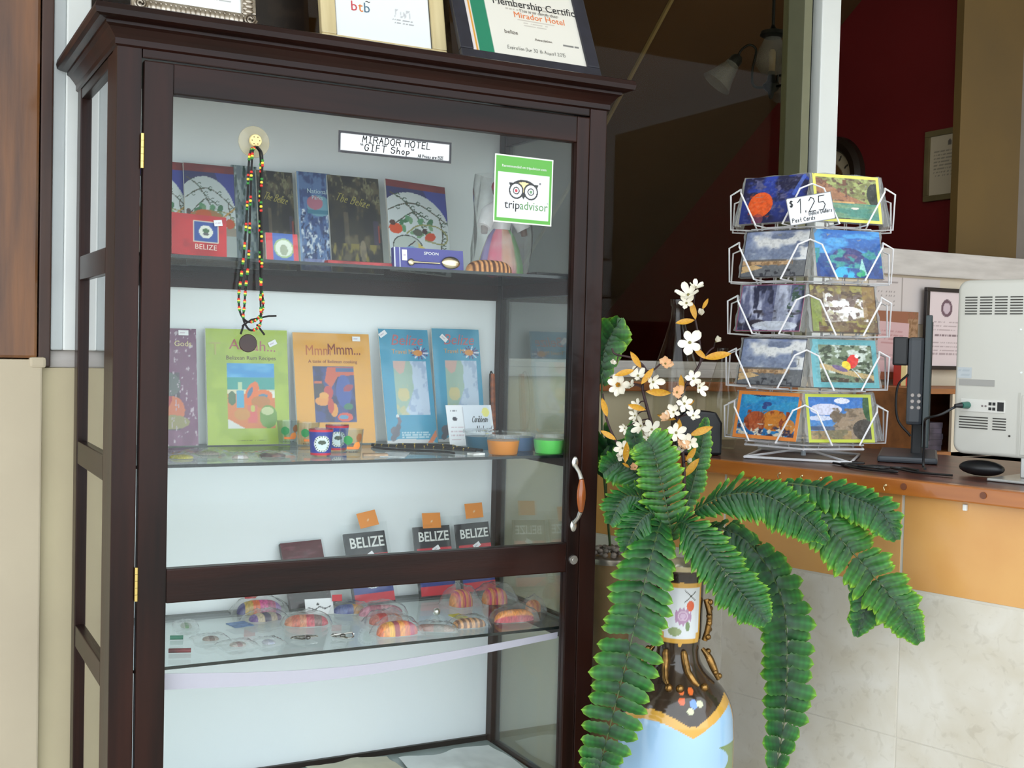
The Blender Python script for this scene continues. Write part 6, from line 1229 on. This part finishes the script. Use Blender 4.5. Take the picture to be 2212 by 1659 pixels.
# small planter behind with its own fern
pl = empty('stone_planter', V(1.1216, .1266, 0)); tag(pl, 'slim planter with silver rim and pebbles between cabinet and counter', 'planter')
MB().lathe([(.045, 0), (.045, .90), (.052, .915)], 28).build('stand', mat('brown_planter', (150, 122, 82), .6, var=.15), pl, smooth=40)
MB().lathe([(.052, .915), (.056, .922), (.056, .928), (.050, .929)], 32, capb=False).build('rim', mat('dull_silver', (196, 190, 180), .3, .8), pl, smooth=40)
b = MB()
for i in range(46):
    a, r_ = rnd.random() * 6.28, .044 * rnd.random() ** .5; b.sphere((r_ * math.cos(a), r_ * math.sin(a), .934 + .030 * rnd.random() * (1 - r_ / .06)), .0075, 7, 5, sz=.7)
b.build('pebbles', mat('pebble', (168, 160, 150), .5, c2=(96, 80, 70), scale=30), pl, smooth=90)['kind'] = 'stuff'
fp2 = empty('palm_fern', V(1.1216, .1266, .935)); tag(fp2, 'bright palm like fern rising behind the cabinet edge', 'plant'); J2 = MB()
frond(fp2, 'frond', PG['G1'], 62 * px, 24, LML, face=.75, fwd=.5, droop=.4, join=J2, start=.55, rr=.003)
frond(fp2, 'frond', PG['G2'], 60 * px, 16, LM, face=.7, fwd=.5, droop=.4, join=J2, start=.35)
J2.build('leaflets', LEAFM, fp2, smooth=180)['kind'] = 'stuff'
# white blossom branches
STEM = mat('blossom_stem', (64, 38, 40), .6, var=.3, scale=40)
PET = mat('white_petal', (238, 232, 216), .55, var=.05, scale=30); PEACH = mat('peach_petal', (228, 170, 120), .55, c2=(236, 214, 180), scale=30); YELC = mat('yellow_petal', (220, 160, 50), .5, var=.2)
OCH = mat('ochre_leaf', (204, 154, 36), .45, c2=(188, 126, 30), scale=12)
def petal_mesh(m, nm):
    b = MB(); vs = []; nx, ny = 6, 4
    for i in range(nx + 1):
        t = i / nx; w = (.05 + .25 * (t / .6) ** .8 if t < .6 else .30 * max(0, 1 - ((t - .6) / .42) ** 2) ** .5)
        for j in range(ny + 1): s = -1 + 2 * j / ny; vs.append((t, s * w, .16 * t * t + .12 * s * s * t))
    b.add(vs, [(i * (ny + 1) + j, (i + 1) * (ny + 1) + j, (i + 1) * (ny + 1) + j + 1, i * (ny + 1) + j + 1) for i in range(nx) for j in range(ny)]); return b.mesh(nm, m, smooth=180)
PM = {'w': petal_mesh(PET, 'petal'), 'p': petal_mesh(PEACH, 'petal'), 'y': petal_mesh(YELC, 'petal')}
CEN = MB().sphere((0, 0, .08), .16, 10, 6).mesh('flower', mat('flower_heart', (128, 120, 70), .7), smooth=90)
def leafblade():
    b = MB(); vs = []; nx = 8
    for i in range(nx + 1):
        t = i / nx; w = .15 * math.sin(math.pi * t) ** .8 + .004
        for s in (-1, 0, 1): vs.append((t, s * w, -.10 * t * t + (.04 if s else 0)))
    b.add(vs, [(i * 3 + j, (i + 1) * 3 + j, (i + 1) * 3 + j + 1, i * 3 + j + 1) for i in range(nx) for j in range(2)]); return b.mesh('leaf', OCH, smooth=180)
LB = leafblade()
def near(P, q): return min(P, key=lambda p: (p - Vector(q)).length)
BL = {'A': 'tallest white blossom branch with ochre leaves in front of the bottle', 'B': 'white blossom branch with yellow hearted flower arching to the cabinet', 'C': 'short blossom branch with orange leaves beside cabinet post'}
for key in 'ABC':
    P = [Vector(p) for p in BR[key]]; base = P[0].copy(); root = empty('blossom_branch', base); tag(root, BL[key], 'flower branch', 'blossom branches in the vase')
    sp_ = spline(P, 60); MB().tube([p - base for p in sp_], [.0042 * (1 - .55 * i / 59) for i in range(60)], 7).build('stem', STEM, root, smooth=60)
    if key + '2' in BR: q = [Vector(p) for p in BR[key + '2']]; MB().tube([p - base for p in spline(q, 16)], .0018, 6).build('twig', STEM, root, smooth=60); sp_ += spline(q, 16)
    for kb, c, r_, kind in FLW:
        if kb != key: continue
        c = Vector(c); a = near(sp_, c)
        if (a - c).length > .006: MB().tube([p - base for p in spline([a, a.lerp(c, .5) + V(0, 0, .004), c], 8)], .0014, 5).build('twig', STEM, root)
        out = ((CAM - c).normalized() * (1.0 if kind in 'fy' else .45) + (c - a) * 14 + V(rnd.random() - .5, rnd.random() - .5, rnd.random() * .6) * .7).normalized()
        q = V(0, 0, 1).rotation_difference(out); fo = link('flower', CEN, root, c - base); fo.rotation_mode = 'QUATERNION'; fo.rotation_quaternion = q; fo.scale = (r_, r_, r_)
        npet = {'w': 5, 'f': 5, 'p': 6, 'y': 7, 'b': 4}[kind]; el = {'w': .35, 'f': .02, 'p': .7, 'y': .15, 'b': 1.05}[kind]
        for k in range(npet):
            po = link('petal', PM['p' if kind == 'p' else 'w'], fo); po.rotation_euler = (0, -(el + .25 * (rnd.random() - .3)), k * 2 * math.pi / npet + .3 * rnd.random()); s = 1.15 + .35 * rnd.random(); po.scale = (s, s * (1.15 if kind == 'f' else .95), s)
        if kind == 'y':
            for k in range(6): po = link('petal', PM['y'], fo); po.rotation_euler = (0, -.9, k * 1.05); po.scale = (.6, .6, .6)
    for kb, a, e in LVS:
        if kb != key: continue
        a, e = Vector(a), Vector(e); d = (e - a); L = d.length; d.normalize(); w = d.cross((CAM - a).normalized() + V(rnd.random() - .5, rnd.random() - .5, rnd.random() - .5) * .8).normalized(); up = w.cross(d).normalized() * -1
        if up.dot(CAM - a) < 0: up, w = -up, -w
        st_ = near(sp_, a)
        if (st_ - a).length > .006: MB().tube([p - base for p in (st_, a + d * .003)], .0011, 5).build('leaf_stalk', STEM, root)
        lo = link('leaf', LB, root); M4 = Matrix((d * L, w * L, up * L)).transposed().to_4x4(); M4.translation = a - base; lo.matrix_local = M4
